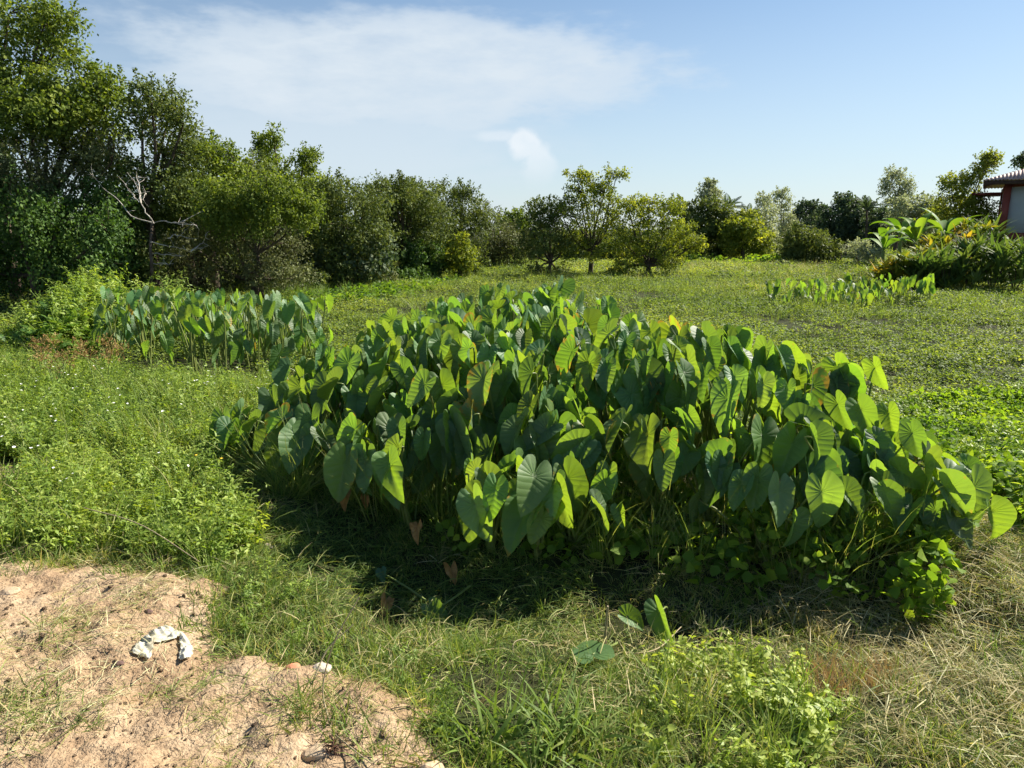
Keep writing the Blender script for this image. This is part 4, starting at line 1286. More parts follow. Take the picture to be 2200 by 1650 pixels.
for k, (u, v, d, R, n, lab) in enumerate([(1905, 580, 25, .45, 170, 'low green-yellow croton shrub at the field end of the row'), (1945, 562, 25, .5, 200, 'second croton shrub of the row, green shaded with yellow'),
                                          (1995, 540, 25.5, .55, 260, 'golden croton shrub in the middle of the row'), (2040, 515, 26, .55, 260, 'tall golden croton shrub near the house end of the row'),
                                          (2080, 490, 26.5, .5, 240, 'topmost orange-yellow croton shrub close to the house wall')]):
    strap_shrub('croton_shrub', lab, u, v, d, .5, R * 1.25, int(n * 1.5), .40, .14, M_croton, 70 + k, 'row of croton shrubs by the house', .7)
for k, (u, v, d, lab) in enumerate([(2035, 560, 24.5, 'dark strap-leaved plant below the golden crotons'), (2090, 545, 25, 'dark strap-leaved plant in the shade left of the house post'), (2140, 550, 24.5, 'dark strap-leaved plant under the house corner'),
                                    (2190, 555, 24.5, 'dark strap-leaved plant under the house at the right edge'), (2120, 500, 27, 'tall dark leafy plant against the red house post'), (1985, 575, 24.5, 'dark strap-leaved plant at the foot of the golden croton')]):
    strap_shrub('strap_plant', lab, u, v, d, [.5, .9, .4, .7, .5, .3][k], [.6, .8, .7, .9, .7, .5][k], 300, .75, .06, M_strap, 80 + k, 'dark strap-leaved plants by the house', .85)

# ------------------------------------------------------------------ house on the right
M_red = plainmat('red_paint', (.17, .042, .034), (.23, .060, .048), scale=3, rough=.6)
M_wall = plainmat('grey_panel', (.42, .45, .48), (.48, .51, .54), scale=1.5, rough=.8)
M_roof = plainmat('corrugated_sheet', (.40, .27, .23), (.52, .38, .33), scale=2.5, rough=.6)
M_dark = plainmat('dark_timber', (.05, .03, .025), (.09, .055, .045), rough=.9)


def house():
    d = 30.0
    corner = at_y(2158, 400, d)
    g = gz(corner[0], d)
    root = np.array([corner[0], d, g])
    e = empty('house', root, 'red-framed house with grey wall panels and corrugated roof at the right edge', 'house')
    e.rotation_euler = (0, 0, math.radians(-33))
    eave = at_y(2150, 393, d)[2] - g; floor = at_y(2150, 518, d)[2] - g
    W, Dp = 7.5, 6.0

    def part(name, mat, *boxes, parent=e):
        mb = MB()
        for b in boxes:
            mb.box(*b)
        return obj(name, mb.mesh(name, mat), parent)
    wl = part('wall', M_wall, ((.05, .08, floor + .3), (W, .14, eave - .02)))
    part('wall', M_wall, ((.08, .14, floor + .3), (.14, Dp, eave - .02)))
    for x in (0, 2.4, 4.8, 7.2):
        part('post', M_red, ((x, 0, floor - .001), (x + .26, .2, eave)))
        part('stilt', M_dark, ((x + .04, .04, -.2), (x + .2, .2, floor + .002)))
        part('stilt', M_dark, ((x + .04, Dp - .3, -.2), (x + .2, Dp - .14, floor + .002)))
    part('post', M_red, ((0, Dp - .2, floor - .001), (.26, Dp, eave)))
    for x in (0, 2.4, 4.8):
        part('floor_beam', M_red, ((x + .26, .02, floor), (x + 2.4, .18, floor + .34)))
    part('floor_beam', M_red, ((.02, .2, floor), (.18, Dp - .2, floor + .34)))
    part('head_beam', M_red, ((.26, .03, eave - .16), (W, .17, eave - .004)))
    part('head_beam', M_red, ((.03, .2, eave - .16), (.17, Dp, eave - .004)))
    # hipped corrugated roof: each slope is a waved sheet
    ov, sl, tp = .75, .34, .0
    rf = MB(); n = 0

    def slope(A, B, C, D, pitch=.13):
        """eave from A to B, ridge from D to C; corrugations run up the slope"""
        A, B, C, D = (np.array(q, float) for q in (A, B, C, D))
        k = int(np.linalg.norm(B - A) / (pitch / 6)); t = np.linspace(0, 1, k)[:, None]
        lo = A + (B - A) * t; hi = D + (C - D) * np.clip((t - np.dot(D - A, B - A) / np.dot(B - A, B - A)) / max(1e-6, np.dot(C - D, B - A) / np.dot(B - A, B - A)), 0, 1)
        # a hip cuts the sheet: its upper end lies straight above the lower one
        ux = (B - A) / np.linalg.norm(B - A); fall = np.cross(np.cross(ux, D - A), ux); fall /= np.linalg.norm(fall)
        L1 = np.dot(D - A, ux); L2 = np.dot(C - A, ux); tot = np.linalg.norm(B - A); depth = np.dot(D - A, fall)
        s = t[:, 0] * tot
        ln = np.where(s < L1, s / L1, np.where(s > L2, (tot - s) / (tot - L2), 1.0)) * depth
        nrm = np.cross(ux, fall)
        wv = nrm * (.022 * np.sin(s / pitch * 2 * math.pi))[:, None]
        a = A + ux * s[:, None] + wv; b = a + fall * ln[:, None]
        V = np.concatenate([a, b, a - nrm * .012, b - nrm * .012]); i = np.arange(k - 1)
        q = lambda p0, p1: np.stack([p0 + i, p0 + i + 1, p1 + i + 1, p1 + i], 1)
        mb = MB(); mb.add(V, np.concatenate([q(0, k), q(3 * k, 2 * k), q(2 * k, 0)]))
        return mb
    x0, x1, y0, y1 = -ov, W + .4, -ov, Dp + ov
    hy = (y1 - y0) / 2; hz = eave + .10 + hy * sl
    R1, R2 = (x0 + hy, y0 + hy, hz), (x1 - .02, y0 + hy, hz)
    z = eave + .10
    r1 = obj('roof', slope((x0, y0, z), (x1, y0, z), R2, R1).mesh('roof', M_roof, True), e)
    obj('roof', slope((x0, y1, z), (x0, y0, z), (x0 + hy, y0 + hy + .01, hz), (x0 + hy, y0 + hy + .01, hz)).mesh('roof', M_roof, True), e)
    obj('roof', slope((x1, y1, z), (x0, y1, z), R1, R2).mesh('roof', M_roof, True), e)
    part('fascia', M_dark, ((x0 + .04, y0 + .05, eave - .09), (x1, y0 + .085, eave + .06)), parent=r1)
    part('fascia', M_dark, ((x0 + .05, y0 + .09, eave - .09), (x0 + .085, y1 - .05, eave + .06)), parent=r1)
    for k in range(9):
        part('rafter', M_dark, ((x0 + .1 + k * .95, y0 + .09, eave - .05), (x0 + .18 + k * .95, -.002, eave + .04)), parent=r1)
    # lower porch roof at the back, its edge showing left of the post
    pr = part('porch_roof', M_red, ((-1.15, 3.2, eave - .34), (-.02, 5.6, eave - .24)))
    part('porch_post', M_red, ((-1.08, 5.4, -.2), (-.98, 5.5, eave - .342)))


house()


def far_house():
    d = 70.0
    c = at_y(1095, 505, d); g = gz(c[0], d); w = 22 * px(d)
    e = empty('far_house', (c[0], d, g), 'far small house with a pale roof glimpsed between wood and field trees', 'house')
    z = at_y(1095, 502, d)[2] - g; zr = at_y(1095, 486, d)[2] - g
    mb = MB(); mb.box((-w, 0, 0), (w * 1.6, 4, z)); obj('wall', mb.mesh('wall', M_wall), e)
    mb = MB()
    mb.add([(-w * 1.2, -.4, z - .05), (w * 1.8, -.4, z - .05), (w * 1.8, 4.4, z - .05), (-w * 1.2, 4.4, z - .05), (-w * .5, 2, zr), (w * 1.8, 2, zr)],
           [(0, 1, 5, 4), (2, 3, 4, 5)]); mb.add([(-w * 1.2, -.4, z - .05), (-w * 1.2, 4.4, z - .05), (-w * .5, 2, zr)], [(0, 2, 1)])
    obj('roof', mb.mesh('roof', plainmat('pale_roof', (.5, .5, .52), (.62, .62, .64), rough=.6)), e)


far_house()


def fence():
    a, b = at_z(1805, 568, -.5), at_z(1875, 570, -.5)
    e = empty('wire_fence', (a[0], a[1], gz(a[0], a[1])), 'short wire-mesh fence with dark posts at the far side of the field', 'fence')
    L = np.hypot(*(b - a)[:2]); e.rotation_euler = (0, 0, math.atan2(b[1] - a[1], b[0] - a[0]))
    M_wire = plainmat('wire', (.22, .22, .22), (.30, .30, .30), rough=.6)
    for k in range(3):
        mb = MB(); mb.tube([(k * L / 2, 0, -.2), (k * L / 2, 0, 1.05)], [.05, .045], 6); obj('post', mb.mesh('post', M_dark), e)
    for k in range(5):
        mb = MB(); mb.tube([(0, -.055, .12 + k * .21), (L, -.055, .12 + k * .21)], [.006, .006], 4); obj('wire', mb.mesh('wire', M_wire), e)
    mb = MB()
    for k in range(24):
        x = (k + .5) * L / 24; mb.tube([(x, -.068, .08), (x, -.068, 1.0)], [.005, .005], 3)
    obj('netting', mb.mesh('netting', M_wire), e)['kind'] = 'stuff'


fence()

# ------------------------------------------------------------------ ground cover
def patchfield(s, lo, hi, seed):
    return lambda x, y: smooth((fbm(x * s, y * s, 3, seed) + .5 - lo) / (hi - lo))


def tint(P, s, seed, amp=.5, off=0.0):
    r = np.random.default_rng(seed)
    return off + amp * fbm(P[:, 0] * s, P[:, 1] * s, 3, seed) * 1.6 + r.normal(0, .06, len(P))


def notdirt(x, y, m=.0):
    d = dirt_d(x, y)
    return (d < m) * 1.0


VIEW = lambda y0, y1, m=1.3: np.array([[-.75 * m * y0 - .5, y0], [.75 * m * y0 + .5, y0], [.75 * m * y1 + .5, y1], [-.75 * m * y1 - .5, y1]])

# field: creeping leaves in cushions, thinning into hollows
def fieldkeep(x, y):
    edge = smooth((y - (6.2 - .75 * np.clip(x, -4, 4)) + .8) / 1.5)
    return edge * (.30 + .70 * smooth((fbm(x * .5, y * .8, 3, 4) + .5 - .34) / .2))


n_f = 0
for k, (y0, y1, dn, sc) in enumerate([(4.5, 10, 22, .72), (10, 18, 11, .9), (18, 30, 6.5, 1.15), (30, 50, 3.4, 1.6), (50, 85, .9, 2.6)]):
    P = pts_in(VIEW(y0, y1, 1.15), dn, 500 + k, fieldkeep)
    k_ = ~inpoly(P[:, 0], P[:, 1], PATCH)
    P = P[k_]
    r = np.random.default_rng(k)
    o = scatter('field_creeper', ['low creeping green plants covering the near field', 'creeping green plants covering the field behind the big taro patch', 'creeping plants across the middle of the field', 'yellowish creeping plants at the far side of the field', 'rough growth beyond the field'][k], 'ground cover', V_creep, P,
                sc * r.uniform(.7, 1.3, len(P)), tint(P, .3, 3, .55, [0, 0, .02, .05, .0][k]), .18, seed=k)
# taller grass in the field, straw-coloured towards the far side
P = pts_in(VIEW(16, 48, 1.05), 3.0, 520, patchfield(.16, .36, .56, 8))
scatter('field_grass', 'taller yellowing grass at the far side of the field', 'grass', V_tall, P, rng.uniform(.6, 1.1, len(P)), tint(P, .2, 5, .5, .18), .2, seed=9)
P = pts_in(gpoly([(1480, 575), (1780, 572), (1800, 582), (1600, 590), (1480, 588)], -.5), 3.5, 521)
scatter('field_grass', 'reddish dry grass strip along the far edge of the field', 'grass', V_dryt, P, rng.uniform(2.5, 4.5, len(P)), tint(P, .2, 6, .4, .2), .2, seed=10)
P = pts_in(gpoly([(1480, 566), (1720, 566), (1720, 571), (1480, 571)], -.5), 3.0, 522)
scatter('far_herbs', 'pale broad-leaved plants in a row at the far edge of the field', 'ground cover', V_vineb, P, rng.uniform(2.0, 3.0, len(P)), tint(P, .2, 7, .3, .0), .2, seed=11)
P = pts_in(gpoly([(590, 660), (760, 660), (960, 618), (1000, 607), (940, 606), (800, 622), (700, 640), (590, 645)], -.5), 7, 523)
scatter('wood_edge_creeper', 'glossy pale-leaved creeper along the foot of the wood', 'ground cover', V_vine, P, rng.uniform(1.3, 2.0, len(P)), tint(P, .4, 8, .4, -.1), .25, seed=12)
P = pts_in(gpoly([(560, 680), (700, 668), (720, 640), (600, 640)], -.5), 9, 524)
scatter('field_grass', 'grass tufts at the foot of the wood behind the smaller patch', 'grass', V_tall, P, rng.uniform(.8, 1.3, len(P)), tint(P, .4, 18, .3, .0), .2, seed=13)

# feathery bank of shrubs behind the smaller taro patch
BANK = np.array([at_z(u, v, -.1)[:2] for u, v in [(20, 775), (110, 790), (215, 772), (300, 745), (480, 735), (560, 722), (480, 705), (300, 700), (120, 705), (40, 735)]])
P = pts_in(BANK, 48, 530)
P[:, 2] += np.clip(polydist(P[:, 0], P[:, 1], BANK) * .8, 0, .70) * rng.uniform(.3, 1.1, len(P))
scatter('feathery_shrubs', 'feathery bright green shrubs heaped behind the smaller taro patch', 'shrubs', V_fern, P, rng.uniform(.5, .95, len(P)), tint(P, .8, 11, .3, .12), .25, seed=14)
P = pts_in(BANK, 60, 531)
P[:, 2] += np.clip(polydist(P[:, 0], P[:, 1], BANK) * .8, 0, .70) * rng.uniform(.2, 1.3, len(P))
scatter('bank_weeds', 'dense leafy weeds filling the feathery bank', 'weeds', V_weed, P, rng.uniform(1.4, 2.4, len(P)), tint(P, .8, 12, .3, .1), .4, seed=15)

# weeds on the left, with white button flowers
WEEDL = gpoly([(-500, 735), (0, 735), (120, 800), (230, 830), (420, 855), (600, 855), (620, 900), (520, 950), (490, 1010), (500, 1080), (540, 1140), (560, 1190), (450, 1240), (262, 1196), (0, 1200), (-500, 1190)], .0)
off2 = lambda x, y: notdirt(x, y, -.02) * (polydist(x, y, BARE2) < -.03)
P = pts_in(WEEDL, 95, 540, off2)
scatter('weeds', 'leafy green weeds covering the ground left of the big taro patch', 'weeds', V_weed, P, rng.uniform(.8, 1.3, len(P)), tint(P, 1.1, 13, .5, .12), .3, seed=16)
P = pts_in(WEEDL, 34, 541, lambda x, y: off2(x, y) * (.15 + .85 * patchfield(1.1, .45, .6, 44)(x, y)))
scatter('flowering_weeds', 'weeds with small white button flowers left of the big taro patch', 'weeds', V_weedf, P, rng.uniform(.8, 1.25, len(P)), tint(P, .9, 14, .4, .15), .25, seed=17)
P = pts_in(WEEDL, 60, 542, off2)
scatter('grass', 'grass growing through the weeds on the left', 'grass', V_mid, P, rng.uniform(.7, 1.3, len(P)), tint(P, .9, 15, .4, .15), .25, seed=18)
TALLL = gpoly([(240, 870), (420, 870), (540, 865), (570, 890), (520, 930), (420, 980), (330, 1020), (280, 990), (270, 930)], .0)
P = pts_in(TALLL, 30, 543)
scatter('tall_grass', 'stand of tall green grass before the smaller taro patch', 'grass', V_tall, P, rng.uniform(.5, .85, len(P)), tint(P, .8, 16, .2, .12), .12, seed=19)
STRIP = gpoly([(60, 800), (200, 792), (330, 822), (480, 838), (600, 838), (640, 850), (610, 890), (420, 880), (240, 880), (80, 850)], -.05)
P = pts_in(STRIP, 34, 545)
scatter('tall_grass', 'green grass along the front of the smaller taro patch', 'grass', V_tall, P, rng.uniform(.35, .62, len(P)), tint(P, .8, 47, .3, .12), .2, seed=47)
P = pts_in(STRIP, 70, 546)
scatter('weeds', 'low weeds along the front of the smaller taro patch', 'weeds', V_weed, P, rng.uniform(.8, 1.3, len(P)), tint(P, 1.1, 48, .4, .12), .3, seed=48)
# rich weeds at the edge of the dirt
LUSH = gpoly([(250, 1130), (420, 1060), (500, 1090), (530, 1160), (470, 1230), (300, 1200)], .0)
P = pts_in(LUSH, 130, 544, lambda x, y: notdirt(x, y, .03))
scatter('lush_weeds', 'lush narrow-leaved weeds overhanging the edge of the bare dirt', 'weeds', V_weed, P, rng.uniform(.7, 1.1, len(P)), tint(P, 1, 19, .3, .2), .25, seed=20)

# foreground grass: green by the dirt, dry and cut to the right
FORE = np.array([[-2.6, 1.0], [2.9, 1.0], [4.4, 4.6], [3.2, 5.2], [-2.4, 5.4], [-2.6, 4.6]])
P = pts_in(FORE, 520, 550, lambda x, y: notdirt(x, y, .01) * (.16 + .84 * patchfield(2.2, .40, .6, 3)(x, y)))
dry = smooth((P[:, 0] + .25) / 1.2) * .45
scatter('short_grass', 'short trodden grass in front of the big taro patch', 'grass', V_short, P, rng.uniform(.5, 1.05, len(P)), tint(P, 1.6, 20, .5, -.08) + dry * .45, .3, seed=21)
P = pts_in(FORE, 280, 551, lambda x, y: notdirt(x, y, .02) * (.2 + .8 * patchfield(1.6, .42, .6, 7)(x, y)))
scatter('cut_grass', 'cut grass lying on the ground in front of the patch', 'grass', V_clip, P, rng.uniform(.8, 1.4, len(P)), tint(P, 1.2, 22, .5, .0) + smooth((P[:, 0]) / 1.2) * .15, .15, seed=22)
P = pts_in(FORE, 130, 552, lambda x, y: notdirt(x, y, -.03) * patchfield(1.1, .42, .62, 10)(x, y) * (.35 + .65 * smooth((x + .6) / 1.0)))
scatter('dry_grass', 'dry straw-coloured grass litter on the ground', 'grass', V_hay, P, rng.uniform(.8, 1.4, len(P)), tint(P, 1.2, 23, .5, .05), .2, seed=23)
P = pts_in(FORE, 55, 553, lambda x, y: notdirt(x, y, -.06) * patchfield(1.5, .45, .65, 12)(x, y) * (.3 + .7 * smooth((x + .3) / 1.0)))
scatter('dry_tufts', 'standing dry grass tufts in front of the patch', 'grass', V_dryt, P, rng.uniform(.7, 1.2, len(P)), tint(P, 1.2, 24, .4, .0), .3, seed=24)
P = pts_in(gpoly([(1750, 1395), (1800, 1370), (1900, 1385), (1960, 1430), (1900, 1480), (1790, 1490), (1740, 1450)], .0), 260, 554)
scatter('rusty_grass', 'rust-brown dry grass tussock at the lower right', 'grass', V_rust, P, rng.uniform(.8, 1.3, len(P)), tint(P, 2, 25, .4, .0), .3, seed=25)
FRINGE = gpoly([(450, 1236), (540, 1150), (640, 1260), (760, 1330), (900, 1400), (1010, 1480), (1000, 1560), (950, 1600), (890, 1540), (885, 1490), (745, 1440), (560, 1392), (402, 1325)], .03)
P = pts_in(FRINGE, 330, 555, lambda x, y: notdirt(x, y, .05))
scatter('green_grass', 'fresh green grass along the edge of the bare dirt', 'grass', V_short, P, rng.uniform(.6, 1.05, len(P)), tint(P, 1.5, 26, .35, -.02), .35, seed=26)
P = pts_in(FRINGE, 40, 556, lambda x, y: notdirt(x, y, .05))
scatter('edge_weeds', 'small leafy weeds among the grass by the dirt', 'weeds', V_weed, P, rng.uniform(.35, .65, len(P)), tint(P, 1.5, 27, .3, .1), .35, seed=27)
PW = gpoly([(1440, 1400), (1560, 1370), (1680, 1420), (1760, 1500), (1770, 1600), (1700, 1700), (1450, 1700), (1380, 1560)], .0)
P = pts_in(PW, 170, 557, patchfield(3.0, .30, .5, 51))
scatter('pale_weeds', 'sunlit broad-leaved weed clump at the bottom edge', 'weeds', V_lobed, P, rng.uniform(.7, 1.15, len(P)), tint(P, 1.5, 28, .3, .2), .35, seed=28)
P = pts_in(PW, 90, 558)
scatter('weed_grass', 'grass blades standing in the sunlit weed clump', 'grass', V_mid, P, rng.uniform(.6, 1.0, len(P)), tint(P, 1.5, 29, .2, .15), .2, seed=29)
P = pts_in(gpoly([(1060, 1500), (1200, 1510), (1290, 1580), (1300, 1700), (1060, 1700), (1000, 1580)], .0), 120, 559)
scatter('broad_grass', 'broad-bladed grass clump at the bottom edge', 'grass', V_broad, P, rng.uniform(.6, 1.0, len(P)), tint(P, 1.5, 30, .2, .05), .4, seed=30)
P = pts_in(FORE, 26, 560, lambda x, y: notdirt(x, y, -.03))
scatter('mid_grass', 'longer green grass blades scattered over the trodden ground', 'grass', V_mid, P, rng.uniform(.35, .7, len(P)), tint(P, 1.2, 31, .3, .1), .35, seed=31)

# tangle under and beside the taro
UNDER = PATCH * np.array([1.0, 1.0])
FRONT = gpoly([(560, 1060), (800, 1110), (1000, 1150), (1300, 1190), (1600, 1200), (2000, 1230), (2060, 1170), (2000, 1100), (1300, 1090), (900, 1060), (560, 1010)], .0)
P = pts_in(FRONT, 60, 570)
scatter('undergrowth_grass', 'tall grass blades growing out of the front of the taro patch', 'grass', V_tall, P, rng.uniform(.5, 1.0, len(P)), tint(P, 1.2, 32, .3, .15), .2, seed=32)
P = pts_in(PATCH, 22, 571)
scatter('undergrowth', 'leafy undergrowth below the taro plants', 'undergrowth', V_vineb, P, rng.uniform(.6, 1.0, len(P)), tint(P, 1.2, 33, .3, .0), .3, seed=33)
VINEF = gpoly([(1480, 1190), (1700, 1230), (1850, 1270), (2010, 1270), (2030, 1180), (1850, 1160), (1600, 1150)], .0)
P = pts_in(VINEF, 75, 572)
P[:, 2] += rng.uniform(0, .22, len(P))
scatter('heart_vine', 'heart-leaved vine tangle at the lower right of the patch', 'vine', V_vineb, P, rng.uniform(.5, .85, len(P)), tint(P, 1.2, 34, .3, .1), .5, seed=34)
# bright weeds and vines right of the patch
RW = np.array([[2.75, 3.55], [3.4, 3.5], [6.5, 5.0], [9.5, 8.0], [8.0, 9.5], [3.2, 7.5], [2.9, 5.2], [3.1, 4.4]])
P = pts_in(RW, 110, 573)
P[:, 2] += .12 * smooth(fbm(P[:, 0] * 1.1, P[:, 1] * 1.1, 3, 6) + .5) * rng.uniform(.5, 1.5, len(P))
scatter('vine_carpet', 'bright vine and weed carpet right of the big taro patch', 'ground cover', V_vine, P, rng.uniform(.5, .85, len(P)), tint(P, .8, 35, .6, .04), .35, seed=35)
P = pts_in(RW, 42, 574, patchfield(.9, .35, .55, 15))
scatter('right_weeds', 'leafy weeds standing in the carpet at the right edge', 'weeds', V_weed, P, rng.uniform(1.0, 1.7, len(P)), tint(P, .8, 36, .4, .2), .3, seed=36)

# on the bare dirt: clods, clippings, seedling tufts
DV = np.array([[-2.6, 1.1], [.3, 1.1], [-.2, 2.7], [-1.4, 3.5], [-2.7, 3.6]])
P = pts_in(DV, 900, 580, lambda x, y: (dirt_d(x, y) > .0) * (.2 + .8 * patchfield(2.2, .4, .6, 17)(x, y)))
scatter('dirt_clods', 'crumbs of dry pinkish soil on the bare dirt', 'soil', V_clod, P, .0022 + .011 * rng.uniform(size=len(P)) ** 5.0, np.zeros(len(P)), .5, seed=37)
P = pts_in(DV, 130, 581, lambda x, y: (dirt_d(x, y) > .0) * patchfield(1.4, .42, .62, 18)(x, y))
scatter('clippings', 'grass clippings strewn over the bare dirt', 'grass', V_clip, P, rng.uniform(.5, .95, len(P)), tint(P, 1.5, 38, .4, .25), .05, seed=38)
P = pts_in(DV, 80, 582, lambda x, y: (dirt_d(x, y) > .0) * patchfield(1.4, .42, .62, 19)(x, y))
scatter('straw', 'bits of dry straw strewn over the bare dirt', 'grass', V_hay, P, rng.uniform(.5, .9, len(P)), tint(P, 1.5, 39, .4, .2), .05, seed=39)
for k, (cu, cv, ru, rv, dn) in enumerate([(690, 1510, 90, 45, 480), (60, 1530, 130, 65, 420), (480, 1445, 80, 16, 320), (330, 1480, 70, 20, 200), (270, 1210, 60, 14, 300), (80, 1380, 60, 20, 120), (800, 1580, 70, 25, 420), (30, 1210, 60, 20, 260)]):
    th = np.linspace(0, 6.283, 10)[:-1]
    P = pts_in(gpoly([(cu + ru * math.cos(t), cv + rv * math.sin(t)) for t in th], .1), dn, 590 + k)
    P[:, 2] -= .004
    scatter('dirt_grass', 'grass tuft growing on the bare dirt, ' + ['beside the dry root at its right edge', 'at the bottom left corner', 'just in front of the torn plastic bag', 'left below the plastic bag', 'at the upper edge of the dirt', 'at the left edge', 'near the bottom rock', 'at the upper left corner'][k],
            'grass', V_clip if k in (1, 2, 3, 5) else V_short, P, rng.uniform(.7, 1.2, len(P)), tint(P, 1.5, 40 + k, .3, .0), .4, seed=40 + k)

# loose growth creeping over the rim of the dirt
P = pts_in(DV, 420, 585, lambda x, y: np.exp(-((dirt_d(x, y) - .02) / .07) ** 2) * .8)
scatter('rim_grass', 'short grass creeping over the rim of the bare dirt', 'grass', V_short, P, rng.uniform(.7, 1.3, len(P)), tint(P, 1.5, 60, .4, .05), .4, seed=60)

# ------------------------------------------------------------------ sedges, litter and small things
M_sedge = leafmat('sedge_head', [(0, G(.17, .11, .04)), (1, G(.32, .22, .09))], tr=(1.2, 1, .6), tf=.25, rough=.8)
M_stem = leafmat('dry_stem', [(0, G(.20, .16, .09)), (1, G(.36, .30, .19))], tr=(1, 1, 1), tf=.05, rough=.8)
M_green_stem = leafmat('green_stem', [(0, G(.10, .16, .04)), (1, G(.17, .23, .06))], tr=(1.3, 1.3, .6), tf=.15, rough=.6)


def sedge(label, u, v, seed, n=6, h=.62):
    r = np.random.default_rng(seed)
    c = at_z(u, v, -.05); root = np.array([c[0], c[1], gz(c[0], c[1])])
    e = empty('sedge', root, label, 'sedge', 'sedges with rusty heads on the left')
    for q in range(n):
        a = r.uniform(0, 6.28); top = np.array([math.cos(a) * r.uniform(.05, .28), math.sin(a) * r.uniform(.05, .28), h * r.uniform(.8, 1.12)])
        mb = MB(); mb.tube(curve_pts([(0, 0, -.02), top * np.array([.3, .3, .6]), top], 7), np.linspace(.005, .003, 7), 5, .5)
        st = obj('stem', mb.mesh('stem', M_green_stem, True), e)
        hd = MB()
        for k in range(10):
            d = unit(r.normal(0, 1, 3) + np.array([0, 0, .5])) * r.uniform(.05, .12)
            hd.tube([top, top + d], [.0016, .001], 3, .2)
            m = 7; pos = top + d + r.normal(0, .008, (m, 3))
            V, F, w = leaves(pos, d / np.linalg.norm(d) + r.normal(0, .5, (m, 3)), rand_dirs(m, r), .022, .005, .2, True)
            hd.add(V, F, r.uniform(0, 1))
        for k in range(4):
            a2 = k * 1.6 + r.uniform(0, 1)
            V, F, w = blades(top[None].copy(), np.array([a2]), np.array([r.uniform(.15, .26)]), np.array([.006]), np.array([.8]), np.array([1.7]), 5, .3, r)
            hd.add(V, F, 0)
        obj('flowers', hd.mesh('flower_head', M_sedge), st)['kind'] = 'stuff'


for k, (u, v, lab) in enumerate([(95, 838, 'sedge with rusty flower heads at the far left of the grass'), (150, 848, 'sedge with rusty heads, second of the group from the left'), (205, 852, 'sedge with rusty heads in the middle of the group'),
                                 (238, 862, 'rightmost sedge of the group, beside the tall grass'), (125, 870, 'shorter sedge with rusty heads before the others')]):
    sedge(lab, u, v, 700 + k, 4, .42 if k < 4 else .34)

DEADB = []
for k in range(4):
    me = taro_blade(460 + k, 36, fold=_r.uniform(.7, 1.3), droop=_r.uniform(.4, .8), wave=.16, narrow=.75)
    me.materials.clear(); me.materials.append(M_deadleaf)
    me.attributes.new('v', 'FLOAT', 'POINT').data.foreach_set('value', np.clip(_r.normal(.5, .25, len(me.vertices)), 0, 1).astype(np.float32))
    DEADB.append(me)


def lone_leaf(name, label, u, v, tu, tv, h, L, me, N=(0, -.6, 1), stalk=None, color=(1, 1, 1, 1), group=None):
    """a leaf of its own near the ground: junction and tip over their ground points, h above it"""
    J, T = at_z(u, v, h), at_z(tu, tv, max(.01, h * .5))
    g = gz(J[0], J[1])
    root = np.array([J[0], J[1], g])
    e = empty(name, root, label, 'leaf', group)
    t = unit(T - J)
    add_leaf(e, root, J + np.array([0, 0, g]), t, np.array(N, float), L, me, color, stalk=False)
    if stalk is not None:
        mb = MB(); P = np.array([at_z(a, b, z) for a, b, z in stalk]); P[:, 2] += g
        mb.tube(curve_pts(P - root, 10), np.linspace(.006, .0035, 10), 6); obj('stalk', mb.mesh('stalk', M_stalk, True), e)


BR = 'withered brown leaves under the taro patch'
lone_leaf('withered_leaf', 'largest orange-brown withered leaf hanging below the left of the patch', 742, 1052, 735, 1090, .16, .085, DEADB[0], (0, -1, .3), group=BR)
lone_leaf('withered_leaf', 'withered brown leaf just right of the largest one', 782, 1058, 790, 1090, .14, .06, DEADB[1], (.4, -1, .3), group=BR)
lone_leaf('withered_leaf', 'upright russet withered leaf below the middle-left of the patch', 895, 1092, 887, 1142, .16, .085, DEADB[2], (-.2, -1, .3), group=BR)
lone_leaf('withered_leaf', 'small tan withered leaf lying in the shade', 968, 1165, 975, 1190, .06, .08, DEADB[3], (0, -.8, .8), group=BR)
lone_leaf('withered_leaf', 'narrow brown withered leaf lying on the shaded grass', 826, 1232, 822, 1258, .05, .08, DEADB[1], (.3, -.8, .6), group=BR)
lone_leaf('withered_leaf', 'rust-red withered leaf inside the front of the patch', 1445, 995, 1440, 1025, .30, .07, DEADB[2], (0, -1, .2), group=BR)
FLATB = taro_blade(450, fold=.04, droop=.06, wave=.02, narrow=.95)
lone_leaf('fallen_leaf', 'broad green taro leaf lying on the shaded ground in front', 1275, 1352, 1262, 1322, .06, .17, FLATB, (0, -.8, .6), [(1330, 1330, .01), (1310, 1338, .04), (1290, 1346, .05), (1275, 1352, .06)])
lone_leaf('fallen_leaf', 'drooping green taro leaf with a pale underside low in front', 1422, 1235, 1443, 1290, .16, .15, FOLDED[1], (-.5, -1, .1), [(1440, 1250, 0), (1436, 1225, .14), (1422, 1235, .16)])
lone_leaf('fallen_leaf', 'small dark green taro leaf on the ground below the middle', 930, 1238, 948, 1258, .06, .12, BLADES[7], (0, -.8, .6), [(1010, 1190, .05), (970, 1215, .09), (930, 1238, .06)])
lone_leaf('fallen_leaf', 'small bright taro leaf just left of the drooping one', 1350, 1245, 1385, 1262, .08, .11, BLADES[9], (0, -.5, .9))
lone_leaf('fallen_leaf', 'small limp grey-green leaf at the end of a long stalk in the shade', 818, 1172, 822, 1195, .05, .07, BLADES[5], (0, -.9, .5), [(915, 1230, .02), (870, 1200, .06), (818, 1172, .05)], (.9, 1, 1.6, 1))


